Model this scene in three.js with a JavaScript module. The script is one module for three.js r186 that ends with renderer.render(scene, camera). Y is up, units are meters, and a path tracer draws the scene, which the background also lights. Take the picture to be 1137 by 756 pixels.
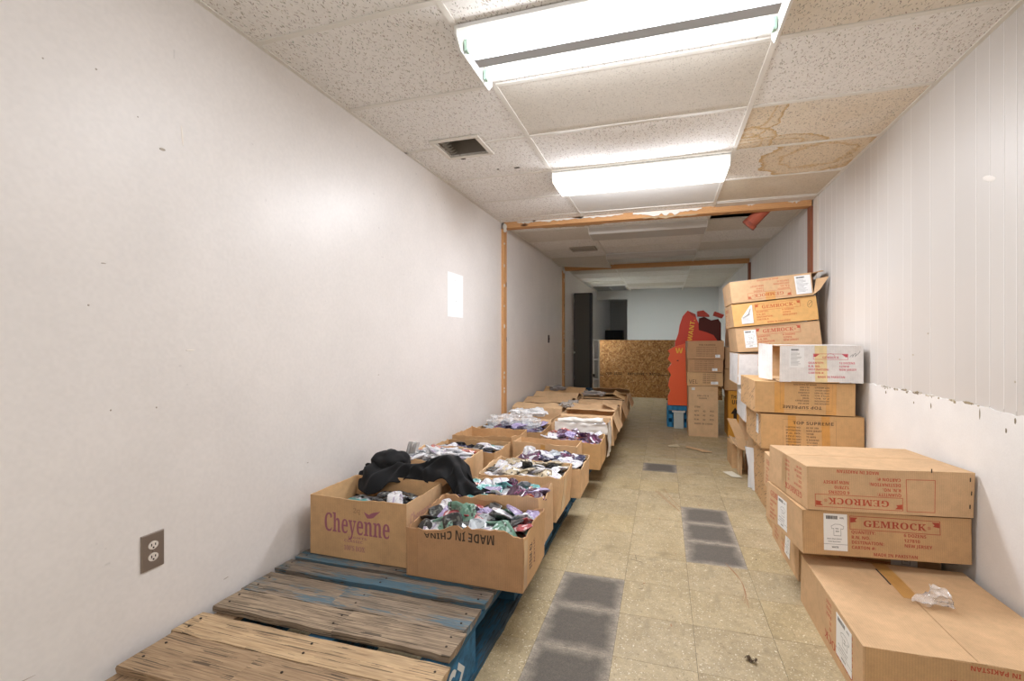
import * as THREE from 'three';
import { RectAreaLightUniformsLib } from 'three/addons/lights/RectAreaLightUniformsLib.js';
import { mergeGeometries } from 'three/addons/utils/BufferGeometryUtils.js';
import { RoundedBoxGeometry } from 'three/addons/geometries/RoundedBoxGeometry.js';

// ---------------------------------------------------------------- camera, sky, exposure
// x to the right, y up, d = distance down the room (z = -d)
const scene = new THREE.Scene();
const camera = new THREE.PerspectiveCamera(2 * Math.atan(378 / 533) * 180 / Math.PI, 1137 / 756, 0.05, 60);
camera.position.set(0, 1.205, 0);
camera.rotation.y = 17.495 * Math.PI / 180;
scene.add(camera);
const renderer = new THREE.WebGLRenderer({ antialias: true });
renderer.toneMapping = THREE.LinearToneMapping;
renderer.toneMappingExposure = 1.08;
renderer.shadowMap.enabled = true;
scene.background = new THREE.Color().setRGB(12, 13.4, 14);     // overcast daylight, enters only by the far window
RectAreaLightUniformsLib.init();
const LAMP_TUBE = 43, LAMP_LENS = 26, LAMP_REAR = 14;               // radiance of the tubes and of the lens

// ---------------------------------------------------------------- room measures
const XL = -1.625, XR = 1.256, CEIL = 2.44, DREAR = -2.2, DBACK = 12.4, ROOF = 2.86;
const MAIN1 = -0.781, MAIN2 = 0.438, ROW0 = 1.586, ROW = 0.6096;

// ---------------------------------------------------------------- small helpers
function mulberry(a) { return () => { a |= 0; a = a + 0x6D2B79F5 | 0; let t = Math.imul(a ^ a >>> 15, 1 | a); t = t + Math.imul(t ^ t >>> 7, 61 | t) ^ t; return ((t ^ t >>> 14) >>> 0) / 4294967296; }; }
function hash3(x, y, z) { let h = Math.imul(x, 374761393) ^ Math.imul(y, 668265263) ^ Math.imul(z, 2147483647 ^ 0x5bd1e995); h = Math.imul(h ^ h >>> 13, 1274126177); return ((h ^ h >>> 16) >>> 0) / 4294967296; }
function noise(x, y = 0, z = 0) {
  const xi = Math.floor(x), yi = Math.floor(y), zi = Math.floor(z); let fx = x - xi, fy = y - yi, fz = z - zi;
  fx = fx * fx * (3 - 2 * fx); fy = fy * fy * (3 - 2 * fy); fz = fz * fz * (3 - 2 * fz);
  const l = (a, b, t) => a + (b - a) * t;
  const c = (i, j, k) => hash3(xi + i, yi + j, zi + k);
  return l(l(l(c(0, 0, 0), c(1, 0, 0), fx), l(c(0, 1, 0), c(1, 1, 0), fx), fy), l(l(c(0, 0, 1), c(1, 0, 1), fx), l(c(0, 1, 1), c(1, 1, 1), fx), fy), fz);
}
const fbm = (x, y, z = 0) => 0.55 * noise(x, y, z) + 0.28 * noise(x * 2.1 + 7, y * 2.1 + 3, z) + 0.17 * noise(x * 4.3 + 1, y * 4.3 + 9, z);
const clamp = (x, a = 0, b = 1) => Math.min(b, Math.max(a, x));
const V = (x, y, d) => new THREE.Vector3(x, y, -d);
const taken = new Map();
function numbered(n) { const k = taken.get(n) ?? 0; taken.set(n, k + 1); return k ? n + '_' + String(k).padStart(3, '0') : n; }
function tag(o, label, category, group) { o.userData.label = label; o.userData.category = category; if (group) o.userData.group = group; return o; }
function thing(name, label, category, x = 0, y = 0, d = 0, group) {
  const o = new THREE.Group(); o.name = numbered(name); o.position.set(x, y, -d); scene.add(o); return tag(o, label, category, group);
}
function part(name, geo, mat, parent, x = 0, y = 0, z = 0) {
  const m = new THREE.Mesh(geo, mat); m.name = name; m.position.set(x, y, z); m.castShadow = m.receiveShadow = true; parent.add(m); return m;
}
function structure(name) { const o = new THREE.Group(); o.name = name; o.userData.kind = 'structure'; scene.add(o); return o; }
// box from x0..x1, y0..y1, d0..d1 (world)
function boxGeo(x0, x1, y0, y1, d0, d1) { const g = new THREE.BoxGeometry(x1 - x0, y1 - y0, d1 - d0); g.translate((x0 + x1) / 2, (y0 + y1) / 2, -(d0 + d1) / 2); return g; }
// planar uv in metres along two axes
function uvBy(g, f) { const p = g.attributes.position, u = new Float32Array(p.count * 2); for (let i = 0; i < p.count; i++) { const [a, b] = f(p.getX(i), p.getY(i), p.getZ(i)); u[2 * i] = a; u[2 * i + 1] = b; } g.setAttribute('uv', new THREE.BufferAttribute(u, 2)); return g; }
function tube(points, r, seg = 24, rad = 8, closed = false) { return new THREE.TubeGeometry(new THREE.CatmullRomCurve3(points, closed), seg, r, rad, closed); }

// ---------------------------------------------------------------- textures
function canvas(w, h, draw) { const c = document.createElement('canvas'); c.width = w; c.height = h; draw(c.getContext('2d'), w, h); return c; }
function tex(c, srgb = true, repeat) { const t = new THREE.CanvasTexture(c); if (srgb) t.colorSpace = THREE.SRGBColorSpace; t.wrapS = t.wrapT = THREE.RepeatWrapping; t.magFilter = THREE.LinearFilter; if (repeat) t.repeat.set(...repeat); return t; }
function perPixel(w, h, f) {
  return canvas(w, h, (c) => { const im = c.createImageData(w, h), a = im.data; for (let y = 0, i = 0; y < h; y++) for (let x = 0; x < w; x++, i += 4) { const p = f(x / w, y / h, x, y); a[i] = p[0]; a[i + 1] = p[1]; a[i + 2] = p[2]; a[i + 3] = 255; } c.putImageData(im, 0, 0); });
}
// tileable noise: n cells over the unit square
function tnoise(u, v, n, s = 0) {
  const x = u * n, y = v * n, xi = Math.floor(x), yi = Math.floor(y); let fx = x - xi, fy = y - yi; fx = fx * fx * (3 - 2 * fx); fy = fy * fy * (3 - 2 * fy);
  const h = (i, j) => hash3((xi + i) % n, (yi + j) % n, s);
  return (h(0, 0) * (1 - fx) + h(1, 0) * fx) * (1 - fy) + (h(0, 1) * (1 - fx) + h(1, 1) * fx) * fy;
}
const mix3 = (a, b, t) => [a[0] + (b[0] - a[0]) * t, a[1] + (b[1] - a[1]) * t, a[2] + (b[2] - a[2]) * t];
const std = (o) => new THREE.MeshStandardMaterial({ roughness: 0.8, ...o });
const phys = (o) => new THREE.MeshPhysicalMaterial({ roughness: 0.5, ...o });

// cardboard
const TONE = { tan: [208, 171, 130], brown: [200, 160, 115], gold: [208, 168, 118], amber: [223, 174, 108], dark: [182, 140, 100], white: [232, 229, 227], pale: [216, 180, 138], yellow: [214, 150, 52] };
const boardCanvas = {};
function boardBase(tone) {
  return boardCanvas[tone] ??= perPixel(512, 512, (u, v) => {
    const b = TONE[tone], k = 1 + 0.07 * (tnoise(u, v, 5, 1) - 0.5) + 0.05 * (tnoise(u, v, 23, 2) - 0.5) + 0.05 * (tnoise(u, v, 200, 3) - 0.5) + 0.022 * Math.sin(u * 512 * 2 * Math.PI / 8);
    return [b[0] * k, b[1] * k, b[2] * k];
  });
}
const boardMats = {};
function board(tone) { return boardMats[tone] ??= std({ map: tex(boardBase(tone)), roughness: tone === 'white' ? 0.6 : 0.75, userData: { metres: 0.5 } }); }
const edgeMats = {};
function boardEdge(tone) { const b = TONE[tone === 'white' ? 'tan' : tone]; return edgeMats[tone] ??= std({ map: tex(boardBase(tone === 'white' ? 'pale' : tone)), color: new THREE.Color(1, 1, 1), roughness: 0.85, userData: { metres: 0.5 } }); }
// printed face, W x H metres, drawn in metres from the top left corner
function printed(W, H, tone, draw, ppm = 900) {
  const w = Math.round(W * ppm), h = Math.round(H * ppm), base = boardBase(tone);
  const c = canvas(w, h, (ctx) => { for (let x = 0; x < w; x += 450) for (let y = 0; y < h; y += 450) ctx.drawImage(base, x, y, 450, 450); ctx.scale(ppm, ppm); draw(ctx, W, H); });
  return std({ map: tex(c), roughness: tone === 'white' ? 0.6 : 0.75 });
}
function txt(c, s, x, y, size, { font = 'sans-serif', bold = true, width, align = 'left', color } = {}) {
  c.save(); if (color) c.fillStyle = color; c.translate(x, y); c.font = `${bold ? 'bold ' : ''}100px ${font}`;
  const m = c.measureText(s).width, k = size / 100, kx = width ? width / m : k;
  c.scale(kx, k); c.textAlign = align; c.textBaseline = 'alphabetic'; c.fillText(s, 0, 0); c.restore();
}
function turned(c, W, H) { c.translate(W, H); c.rotate(Math.PI); }
const RED = '#b23a26';
function gemrock(c, W, H, { flip = false, x = 0.29, rect, color = RED, wear = 0, faint = 1 } = {}) {
  c.save(); if (flip) turned(c, W, H);
  c.fillStyle = c.strokeStyle = color; c.globalAlpha = 0.9 * faint;
  const X = x * W, BW = 0.53 * W, top = 0.09 * H, bh = 0.29 * H;
  c.lineWidth = 0.0022; c.strokeRect(X, top, BW, bh);
  for (const s of [0, 1]) { c.beginPath(); const a = s ? X + BW - 0.002 : X + 0.002, q = s ? -1 : 1; c.moveTo(a, top + bh * 0.1); c.lineTo(a + q * 0.028, top + bh * 0.1); c.lineTo(a + q * 0.018, top + bh * 0.3); c.lineTo(a + q * 0.024, top + bh * 0.42); c.lineTo(a, top + bh * 0.5); c.fill(); }
  txt(c, 'GEMROCK', X + BW / 2, top + bh * 0.76, bh * 0.7, { font: 'serif', width: BW * 0.7, align: 'center' });
  txt(c, '®', X + BW * 0.86, top + bh * 0.66, bh * 0.32, { font: 'serif' });
  const a = ['QUANTITY:', 'R.N. NO.', 'DESTINATION:', 'CARTON #:'], b = ['6 DOZENS', '127810', 'NEW JERSEY', ''];
  a.forEach((t, i) => txt(c, t, X + 0.004, H * (0.475 + i * 0.113), H * 0.095, {}));
  b.forEach((t, i) => t && txt(c, t, X + BW * 0.6, H * (0.475 + i * 0.113), H * 0.095, {}));
  txt(c, 'MADE IN PAKISTAN', X + BW * 0.5, H * 0.95, H * 0.095, { align: 'center' });
  if (rect) c.strokeRect(rect[0] * W, 0.08 * H, rect[1] * W, 0.72 * H);
  c.restore();
}
function sideLines(c, W, H, color = RED, flip = false) {         // shipping marks on a carton's side
  c.save(); if (flip) turned(c, W, H); c.fillStyle = c.strokeStyle = color; c.globalAlpha = 0.85;
  txt(c, 'GEMROCK', W * 0.12, H * 0.3, H * 0.2, { font: 'serif', width: W * 0.4 });
  ['CARTON #:', 'SIZE:', 'COLOR:', 'GROSS WT:', 'NET WT:'].forEach((t, i) => txt(c, t, W * 0.12, H * (0.45 + i * 0.11), H * 0.085));
  ['42', 'XL', 'BLACK', '18 KGS', '16 KGS'].forEach((t, i) => txt(c, t, W * 0.42, H * (0.45 + i * 0.11), H * 0.085));
  c.restore();
}
function topSupreme(c, W, H, flip) {
  c.save(); if (flip) turned(c, W, H); c.fillStyle = '#4a3a2c'; c.globalAlpha = 0.88;
  txt(c, 'TOP SUPREME', W * 0.32, H * 0.26, H * 0.13, { width: W * 0.4 });
  const a = ['CARTON NO:', 'DESTINATION:', 'P.O. NO:', 'STYLE NO:', 'ITEM: TEE SHIRT', 'GROSS WEIGHT:', 'NET WEIGHT:'], b = ['42 OF 350', 'NEW JERSEY', '10188', 'TS 4410', '6 DOZENS', '17.5 KGS', '16.1 KGS'];
  a.forEach((t, i) => txt(c, t, W * 0.25, H * (0.37 + i * 0.085), H * 0.068, { width: W * 0.15 }));
  b.forEach((t, i) => txt(c, t, W * 0.45, H * (0.37 + i * 0.085), H * 0.068));
  txt(c, 'MADE IN PAKISTAN', W * 0.38, H * 0.965, H * 0.07);
  c.strokeStyle = '#4a3a2c'; c.globalAlpha = 0.35; c.lineWidth = 0.0015; c.strokeRect(W * 0.22, H * 0.13, W * 0.52, H * 0.86); c.restore();
}
const labelMat = std({ roughness: 0.45, map: tex(canvas(220, 300, (c, w, h) => {
  c.fillStyle = '#f4f3f1'; c.fillRect(0, 0, w, h); c.fillStyle = '#333';
  const r = mulberry(5); for (let x = 22; x < 130; x += 3) c.fillRect(x, 16, 1 + r() * 2, 28);
  c.font = 'bold 18px sans-serif'; c.fillText('42XL', 150, 38);
  c.strokeStyle = '#777'; c.lineWidth = 3; c.beginPath(); c.moveTo(70, 100); c.lineTo(105, 84); c.lineTo(150, 84); c.lineTo(188, 100); c.lineTo(180, 122); c.lineTo(160, 118); c.lineTo(160, 176); c.lineTo(94, 176); c.lineTo(94, 118); c.lineTo(76, 122); c.closePath(); c.stroke();
  c.font = 'bold 15px sans-serif'; c.fillText('TALL', 108, 124); c.fillText('MEN', 110, 146);
  c.fillStyle = '#666'; c.fillText("Men's Short Sleeve", 30, 208); c.fillText('Crew Neck Shirt', 40, 230); c.fillStyle = '#222'; c.fillRect(0, 246, w, 2); c.font = 'bold 20px sans-serif'; c.fillText('WHITE', 74, 278);
})) });
const slipMat = std({ roughness: 0.4, map: tex(canvas(160, 220, (c, w, h) => {
  c.fillStyle = '#f1f1f0'; c.fillRect(0, 0, w, h); c.fillStyle = '#444'; const r = mulberry(9);
  for (let x = 16; x < 100; x += 3) c.fillRect(x, 14, 1 + r() * 2, 18);
  c.fillStyle = '#8a8a8a'; for (let y = 48; y < 200; y += 13) c.fillRect(14, y, 60 + r() * 70, 3.4);
})) });
// packing tape is clear film: the board or print below shows through it, tinted by the film
const tapeMat = { film: [0.95, 0.84, 0.66] }, amberTapeMat = { film: [1.04, 0.86, 0.47] }, clearTapeMat = { film: [1.0, 0.97, 0.92] };
const filmCache = new Map();
function through(under, film) {
  const key = under.uuid + film.join(); if (!filmCache.has(key)) filmCache.set(key, phys({ map: under.map, color: new THREE.Color().setRGB(...film), roughness: 0.3, clearcoat: 0.9, clearcoatRoughness: 0.18, userData: under.userData })); return filmCache.get(key);
}
const stapleMat = std({ color: 0x3a332c, roughness: 0.5, metalness: 0.6 });

// ---------------------------------------------------------------- thin bent slabs and cartons
// a slab spanned by U, V from O with normal N; fit: uv 0..1, else metres
function slab(O, U, Vv, N, lu, lv, nu, nv, t, fn, metres = 0, uo = 0) {
  const pos = [], uv = [], idx = [[], []], P = new THREE.Vector3();
  const put = (i, j, k) => {
    const a = lu * i / nu, b = lv * j / nv;
    P.copy(O).addScaledVector(U, a).addScaledVector(Vv, b).addScaledVector(N, k);
    if (fn) fn(P, i / nu, j / nv);
    pos.push(P.x, P.y, P.z); if (metres) uv.push(a / metres + uo, b / metres + uo * 1.7); else uv.push(i / nu, j / nv);
    return pos.length / 3 - 1;
  };
  const grid = (k, g, rev) => { const s = []; for (let j = 0; j <= nv; j++) for (let i = 0; i <= nu; i++) s.push(put(i, j, k)); for (let j = 0; j < nv; j++) for (let i = 0; i < nu; i++) { const a = s[j * (nu + 1) + i], b = s[j * (nu + 1) + i + 1], c = s[(j + 1) * (nu + 1) + i + 1], d = s[(j + 1) * (nu + 1) + i]; rev ? idx[g].push(a, c, b, a, d, c) : idx[g].push(a, b, c, a, c, d); } };
  grid(0, 0, false); grid(-t, 1, true);
  const ring = []; for (let i = 0; i < nu; i++) ring.push([i, 0]); for (let j = 0; j < nv; j++) ring.push([nu, j]); for (let i = nu; i > 0; i--) ring.push([i, nv]); for (let j = nv; j > 0; j--) ring.push([0, j]);
  for (let q = 0; q < ring.length; q++) { const [a, b] = ring[q], [c, d] = ring[(q + 1) % ring.length]; const A = put(a, b, 0), B = put(c, d, 0), C = put(c, d, -t), D = put(a, b, -t); idx[1].push(A, D, C, A, C, B); }
  const g = new THREE.BufferGeometry(); g.setAttribute('position', new THREE.Float32BufferAttribute(pos, 3)); g.setAttribute('uv', new THREE.Float32BufferAttribute(uv, 2));
  g.setIndex([...idx[0], ...idx[1]]); g.addGroup(0, idx[0].length, 0); g.addGroup(idx[0].length, idx[1].length, 1); g.computeVertexNormals(); return g;
}
const X3 = new THREE.Vector3(1, 0, 0), Y3 = new THREE.Vector3(0, 1, 0), Z3 = new THREE.Vector3(0, 0, 1);
class Carton {
  // fl: [x, d] of the front left foot, turn in degrees (positive: far end of the front face lies deeper)
  constructor({ name = 'carton', label, category = 'box', group, fl, y = 0, W, H, D, turn = 0, roll = 0, pitch = 0, tone = 'tan', warp = 0.004, seed = 1, rim = 0 }) {
    Object.assign(this, { W, H, D, tone, warp, seed, rim });
    const g = this.g = thing(name, label, category, 0, 0, 0, group);
    const a = turn * Math.PI / 180; g.rotation.set(pitch * Math.PI / 180, a, roll * Math.PI / 180, 'YXZ');
    g.position.set(fl[0], y, -fl[1]); g.updateMatrix();
    // move the origin from the front left foot to the middle of the base
    const off = new THREE.Vector3(W / 2, 0, -D / 2).applyEuler(g.rotation); g.position.add(off);
    const w = W / 2, q = D / 2, N = (x, y2, z) => new THREE.Vector3(x, y2, z);
    this.F = {
      front: [N(-w, 0, q), X3, Y3, Z3, W, H], back: [N(w, 0, -q), N(-1, 0, 0), Y3, N(0, 0, -1), W, H],
      left: [N(-w, 0, -q), Z3, Y3, N(-1, 0, 0), D, H], right: [N(w, 0, q), N(0, 0, -1), Y3, X3, D, H],
      top: [N(-w, H, q), X3, N(0, 0, -1), Y3, W, D], bottom: [N(-w, 0, -q), X3, Z3, N(0, -1, 0), W, D],
    };
  }
  bend(P) {
    const { warp: a, seed: s, rim, H } = this, f = 5;
    const x = P.x, y = P.y, z = P.z, foot = clamp(y / 0.03);
    P.x += a * 2 * (noise(x * f + s, y * f, z * f) - 0.5); P.z += a * 2 * (noise(x * f + s + 31, y * f, z * f + 9) - 0.5);
    P.y += a * 1.4 * foot * (noise(x * f + s + 77, y * f, z * f + 5) - 0.5);
    if (rim) { const k = clamp((y / H - 0.6) / 0.4); P.y += k * k * rim * (1.6 * (noise(x * 7 + s, z * 7, 3) - 0.62) + 0.7 * (noise(x * 45 + s, z * 45, 8) - 0.5)); P.x += k * k * rim * 0.5 * (noise(x * 9 + s, z * 9, 11) - 0.5); P.z += k * k * rim * 0.8 * (noise(x * 8 + s, z * 8, 17) - 0.5); }
  }
  panel(face, { mat, name, u = [0, 1], v = [0, 1], lift = 0, t = 0.005, n, fit, only } = {}) {
    const [O, U, Vv, N, lu, lv] = this.F[face]; mat ??= board(this.tone); if (!lift) (this.mats ??= {})[face] = mat;
    const film = !!mat.film; if (film) { mat = through(this.mats[face] ?? board(this.tone), mat.film); fit = false; }
    const metres = mat.userData.metres && !fit ? mat.userData.metres : 0, dens = this.rim ? 50 : 14;
    const lenU = lu * (u[1] - u[0]), lenV = lv * (v[1] - v[0]);
    const nu = n?.[0] ?? Math.max(3, Math.round(lenU * dens)), nv = n?.[1] ?? Math.max(3, Math.round(lenV * (this.rim ? 16 : dens)));
    const o = O.clone().addScaledVector(U, lu * u[0]).addScaledVector(Vv, lv * v[0]).addScaledVector(N, lift);
    const g = slab(o, U, Vv, N, lenU, lenV, nu, nv, t, (P) => this.bend(P), metres, this.seed * 0.37);
    if (film && !metres) { const q = g.attributes.uv; for (let i = 0; i < q.count; i++) q.setXY(i, u[0] + q.getX(i) * (u[1] - u[0]), v[0] + q.getY(i) * (v[1] - v[0])); }
    return part(name ?? face + '_panel', g, only ? [mat, mat] : [mat, boardEdge(this.tone)], this.g);
  }
  walls(mats = {}) { for (const f of ['front', 'back', 'left', 'right', 'bottom']) if (mats[f] !== null) this.panel(f, { mat: mats[f], name: f === 'bottom' ? 'bottom_panel' : f + '_panel' }); return this; }
  closed({ along = 'x', gap = 0.004, mat, rise = 0 } = {}) {      // two top flaps meeting in a seam
    const g = gap / 2, seam = 0.5;
    const a = along === 'x' ? [{ v: [0, seam - g / this.D] }, { v: [seam + g / this.D, 1] }] : [{ u: [0, seam - g / this.W] }, { u: [seam + g / this.W, 1] }];
    for (const q of a) this.panel('top', { ...q, name: 'top_flap', mat });
    this.panel('top', { u: [0.02, 0.98], v: [0.02, 0.98], lift: -0.007, name: 'inner_flap' });
    return this;
  }
  strip(face, u, v, mat = tapeMat, name = 'tape') { this.panel(face, { u, v, lift: 0.0014, t: 0.0008, mat, name, fit: true, only: true }); return this; }
  sticker(face, u, v, mat = labelMat) { return this.strip(face, u, v, mat, 'shipping_label'); }
  // a flap on the upper edge of a wall: angle 0 stands up, 90 lies outward, 170 hangs down the outside, negative folds in
  flap(face, len, angle, { u = [0, 1], curl = 0, mat } = {}) {
    const [O, U, , N, lu] = this.F[face], H = this.H, a = angle * Math.PI / 180;
    const dir = Y3.clone().multiplyScalar(Math.cos(a)).addScaledVector(N, Math.sin(a)), nn = N.clone().multiplyScalar(Math.cos(a)).addScaledVector(Y3, -Math.sin(a));
    const o = O.clone().setY(H).addScaledVector(U, lu * u[0]), s = this.seed;
    const m = mat ?? board(this.tone);
    const g = slab(o, U, dir, nn, lu * (u[1] - u[0]), len, 14, 6, 0.004, (P, i, j) => { const k = curl * j * j * (0.6 + noise(i * 4 + s, 3)); P.addScaledVector(nn, -k); P.addScaledVector(dir, 0.012 * j * (noise(i * 9 + s, 7) - 0.5)); const h = P.clone(); h.y = Math.min(h.y, H); const q = h.clone(); this.bend(q); P.add(q.sub(h)); }, m.userData.metres ?? 0, s * 0.2);
    part('flap', g, [m, boardEdge(this.tone)], this.g); return this;
  }
}

// ---------------------------------------------------------------- materials of the room
const wallPaint = std({ roughness: 0.4, map: tex(perPixel(2048, 512, (u, v, x, y) => {
  const s = 0.03 * (fbm(u * 60, v * 16, 1) - 0.5) + 0.022 * (noise(x * 0.5, y * 0.5, 4) - 0.5) + 0.03 * (fbm(u * 12, v * 4, 8) - 0.5);
  let b = [228, 222, 217]; const pit = noise(u * 420, v * 105, 9) > 0.965 && noise(u * 30, v * 9, 21) > 0.58 ? 0.93 : 1;
  const k = (1 + s) * pit; return [b[0] * k, b[1] * k, b[2] * k];
})), bumpMap: tex(perPixel(512, 512, (u, v) => { const q = 255 * (0.6 * tnoise(u, v, 60, 3) + 0.4 * tnoise(u, v, 170, 5)); return [q, q, q]; }), false, [6, 1.6]), bumpScale: 0.0004 });
const panelPaint = [0, 1, 2].map((i) => std({ roughness: 0.42, color: new THREE.Color().setRGB(0.665 - i * 0.01, 0.625 - i * 0.01, 0.585 - i * 0.01) }));
const grooveMat = std({ roughness: 0.6, color: new THREE.Color().setRGB(0.84, 0.81, 0.78) });
const lowerPaint = std({ roughness: 0.45, map: tex(perPixel(1024, 256, (u, v, x, y) => { const k = 1 + 0.035 * (fbm(u * 40, v * 10, 3) - 0.5) + 0.02 * (noise(x, y, 1) - 0.5); return [238 * k, 236 * k, 233 * k]; })) });
const deckMat = std({ color: 0x8f877c, roughness: 0.95 });

// ---------------------------------------------------------------- walls
const wallThick = 0.12;
function wallSide(name, x, cuts) {        // cuts: openings [d0, d1, y0, y1]
  const o = structure(name), s = x < 0 ? -1 : 1, x0 = s < 0 ? x - wallThick : x, x1 = s < 0 ? x : x + wallThick;
  let from = DREAR - wallThick; const pieces = [];
  for (const [a, b, y0, y1] of cuts) { pieces.push([from, a, -0.1, ROOF], [a, b, -0.1, y0], [a, b, y1, ROOF]); from = b; }
  pieces.push([from, DBACK + 4, -0.1, ROOF]);
  for (const [a, b, y0, y1] of pieces) part('wall_section', uvBy(boxGeo(x0, x1, y0, y1, a, b), (px, py, pz) => [(-pz + 3) / 10, py / 2.5]), wallPaint, o);
  return o;
}
const wallLeft = wallSide('wall_left', XL, [[9.7, 11.0, 0.95, 2.1]]);
const wallRight = wallSide('wall_right', XR + 0.012, [[13.3, 13.8, 1.75, 1.95]]);
part('ground', boxGeo(-14, XL - 0.14, -0.4, -0.3, 4, 18), std({ color: 0x77736c, roughness: 0.95 }), structure('ground_outside'));
const W1 = structure('window_1');
part('window_pane', boxGeo(XL - 0.07, XL - 0.064, 0.99, 2.06, 9.74, 10.96), phys({ color: 0xffffff, transmission: 1, roughness: 0.02, thickness: 0 }), W1);
{ const fm = std({ color: 0xd8d4cd, roughness: 0.5 });
  for (const [a, b, c, d] of [[9.7, 11.0, 0.95, 0.99], [9.7, 11.0, 2.06, 2.1], [9.7, 9.74, 0.99, 2.06], [10.96, 11.0, 0.99, 2.06]]) part('window_frame', boxGeo(XL - 0.1, XL - 0.02, c, d, a, b), fm, W1); }
// rear wall behind the camera and the far wall with its doorway
const rear = structure('wall_rear'); part('wall_section', uvBy(boxGeo(XL, XR + 0.012, -0.1, ROOF, DREAR - 0.12, DREAR), (x, y) => [x / 10, y / 2.5]), wallPaint, rear);
const back = structure('wall_back');
const backMat = std({ color: new THREE.Color().setRGB(0.66, 0.66, 0.63), roughness: 0.55 });
part('wall_section', boxGeo(-0.865, XR + 0.012, -0.1, ROOF, DBACK, DBACK + 0.1), backMat, back);
part('wall_section', boxGeo(XL, -0.865, 2.24, ROOF, DBACK, DBACK + 0.1), backMat, back);
const beyond = structure('wall_beyond');
part('wall_section', boxGeo(XL, XR + 0.012, -0.1, ROOF, DBACK + 3.2, DBACK + 3.3), std({ color: 0xb4b0a8, roughness: 0.7 }), beyond);

// boards of the right wall: grooves read off the photograph, repeated pattern further on
{
  const zc = (px) => 533 * XR / (0.9537 * (px - 736.5)), dOf = (px) => (zc(px) + XR * 0.3006) / 0.9537;
  const grooves = [1129, 1115, 1099, 1084, 1060, 1033, 1012, 1003, 986, 975, 967, 960, 950, 938, 929].map(dOf);
  const r = mulberry(12); const near = []; let d = grooves[0]; while (d > DREAR) { d -= [0.12, 0.2, 0.08, 0.16, 0.1][Math.floor(r() * 5)]; near.unshift(Math.max(d, DREAR)); }
  const lines = [...near, ...grooves]; d = lines[lines.length - 1]; while (d < DBACK) { d += [0.11, 0.19, 0.08, 0.15, 0.1][Math.floor(r() * 5)]; lines.push(Math.min(d, DBACK)); }
  part('board_backing', boxGeo(XR + 0.003, XR + 0.012, 0, ROOF - 0.01, DREAR, DBACK), grooveMat, wallRight);
  for (let i = 0; i + 1 < lines.length; i++) {
    const a = lines[i] + 0.0017, b = lines[i + 1] - 0.0017; if (b - a < 0.01) continue;
    part('groove_bead', boxGeo(XR - 0.0007, XR + 0.004, lines[i] < 4.75 ? 0.94 : 0.01, ROOF - 0.02, lines[i] - 0.0016, lines[i] + 0.0016), grooveMat, wallRight);
    part('panel_board', boxGeo(XR, XR + 0.006, a < 4.75 ? 0.9 : 0.01, ROOF - 0.02, a, b), panelPaint[Math.floor(r() * 3)], wallRight);
  }
  // smooth lower lining with a torn upper edge
  const pts = [], n = 220, rr = mulberry(4); for (let i = 0; i <= n; i++) { const dd = DREAR + (4.72 - DREAR) * i / n; pts.push([dd, 0.932 + 0.010 * (noise(dd * 9, 2) - 0.5) + 0.012 * (noise(dd * 60, 5) - 0.5)]); }
  const sh = new THREE.Shape(); sh.moveTo(DREAR, 0.012); sh.lineTo(4.72, 0.012); for (let i = n; i >= 0; i--) sh.lineTo(...pts[i]); sh.closePath();
  const g = new THREE.ExtrudeGeometry(sh, { depth: 0.006, bevelEnabled: false }); g.rotateY(Math.PI / 2); g.translate(XR - 0.005, 0, 0);
  part('lower_lining', uvBy(g, (x, y, z) => [-z / 4, y]), lowerPaint, wallRight);
  // crumbs of old glue and torn lining along the edge
  const crumb = [std({ color: 0xa39679, roughness: 0.9 }), std({ color: 0x877b66, roughness: 0.9 }), std({ color: 0xc4b9a5, roughness: 0.9 })];
  for (let i = 0; i < 46; i++) {
    const dd = 2.45 + Math.pow(rr(), 0.8) * 0.98, h = 0.002 + rr() * 0.005, w = 0.003 + rr() * (rr() < 0.2 ? 0.04 : 0.014);
    const q = new THREE.DodecahedronGeometry(1, 0); q.scale(0.0022, h, w); q.translate(XR - 0.004, 0.932 + 0.012 * (rr() - 0.7) + 0.01 * (noise(dd * 9, 2) - 0.5), -dd); part('lining_tear', q, crumb[Math.floor(rr() * 3)], wallRight);
  }
  for (const [dd, y, h, w] of [[2.86, 0.885, 0.03, 0.006], [3.03, 0.88, 0.014, 0.006], [2.27, 0.905, 0.026, 0.007], [2.32, 0.86, 0.022, 0.006], [2.48, 0.9, 0.05, 0.003], [3.36, 0.9, 0.02, 0.01], [2.2, 1.18, 0.012, 0.006], [2.28, 1.05, 0.01, 0.006], [3.2, 1.1, 0.012, 0.01], [3.05, 1.13, 0.008, 0.016], [2.9, 1.24, 0.01, 0.012]]) { const q = new THREE.DodecahedronGeometry(1, 0); q.scale(0.002, h / 2, w / 2 + 0.002); q.translate(XR - (y < 0.93 ? 0.005 : 0), y, -dd); part('wall_nick', q, crumb[y > 1 ? 2 : 1], wallRight); }
  const q = new THREE.SphereGeometry(1, 10, 6); q.scale(0.0015, 0.012, 0.045); q.rotateX(0.35); q.translate(XR, 1.86, -2.43); part('plaster_dab', q, std({ color: 0xefe8e0, roughness: 0.6 }), wallRight);
}
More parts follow.
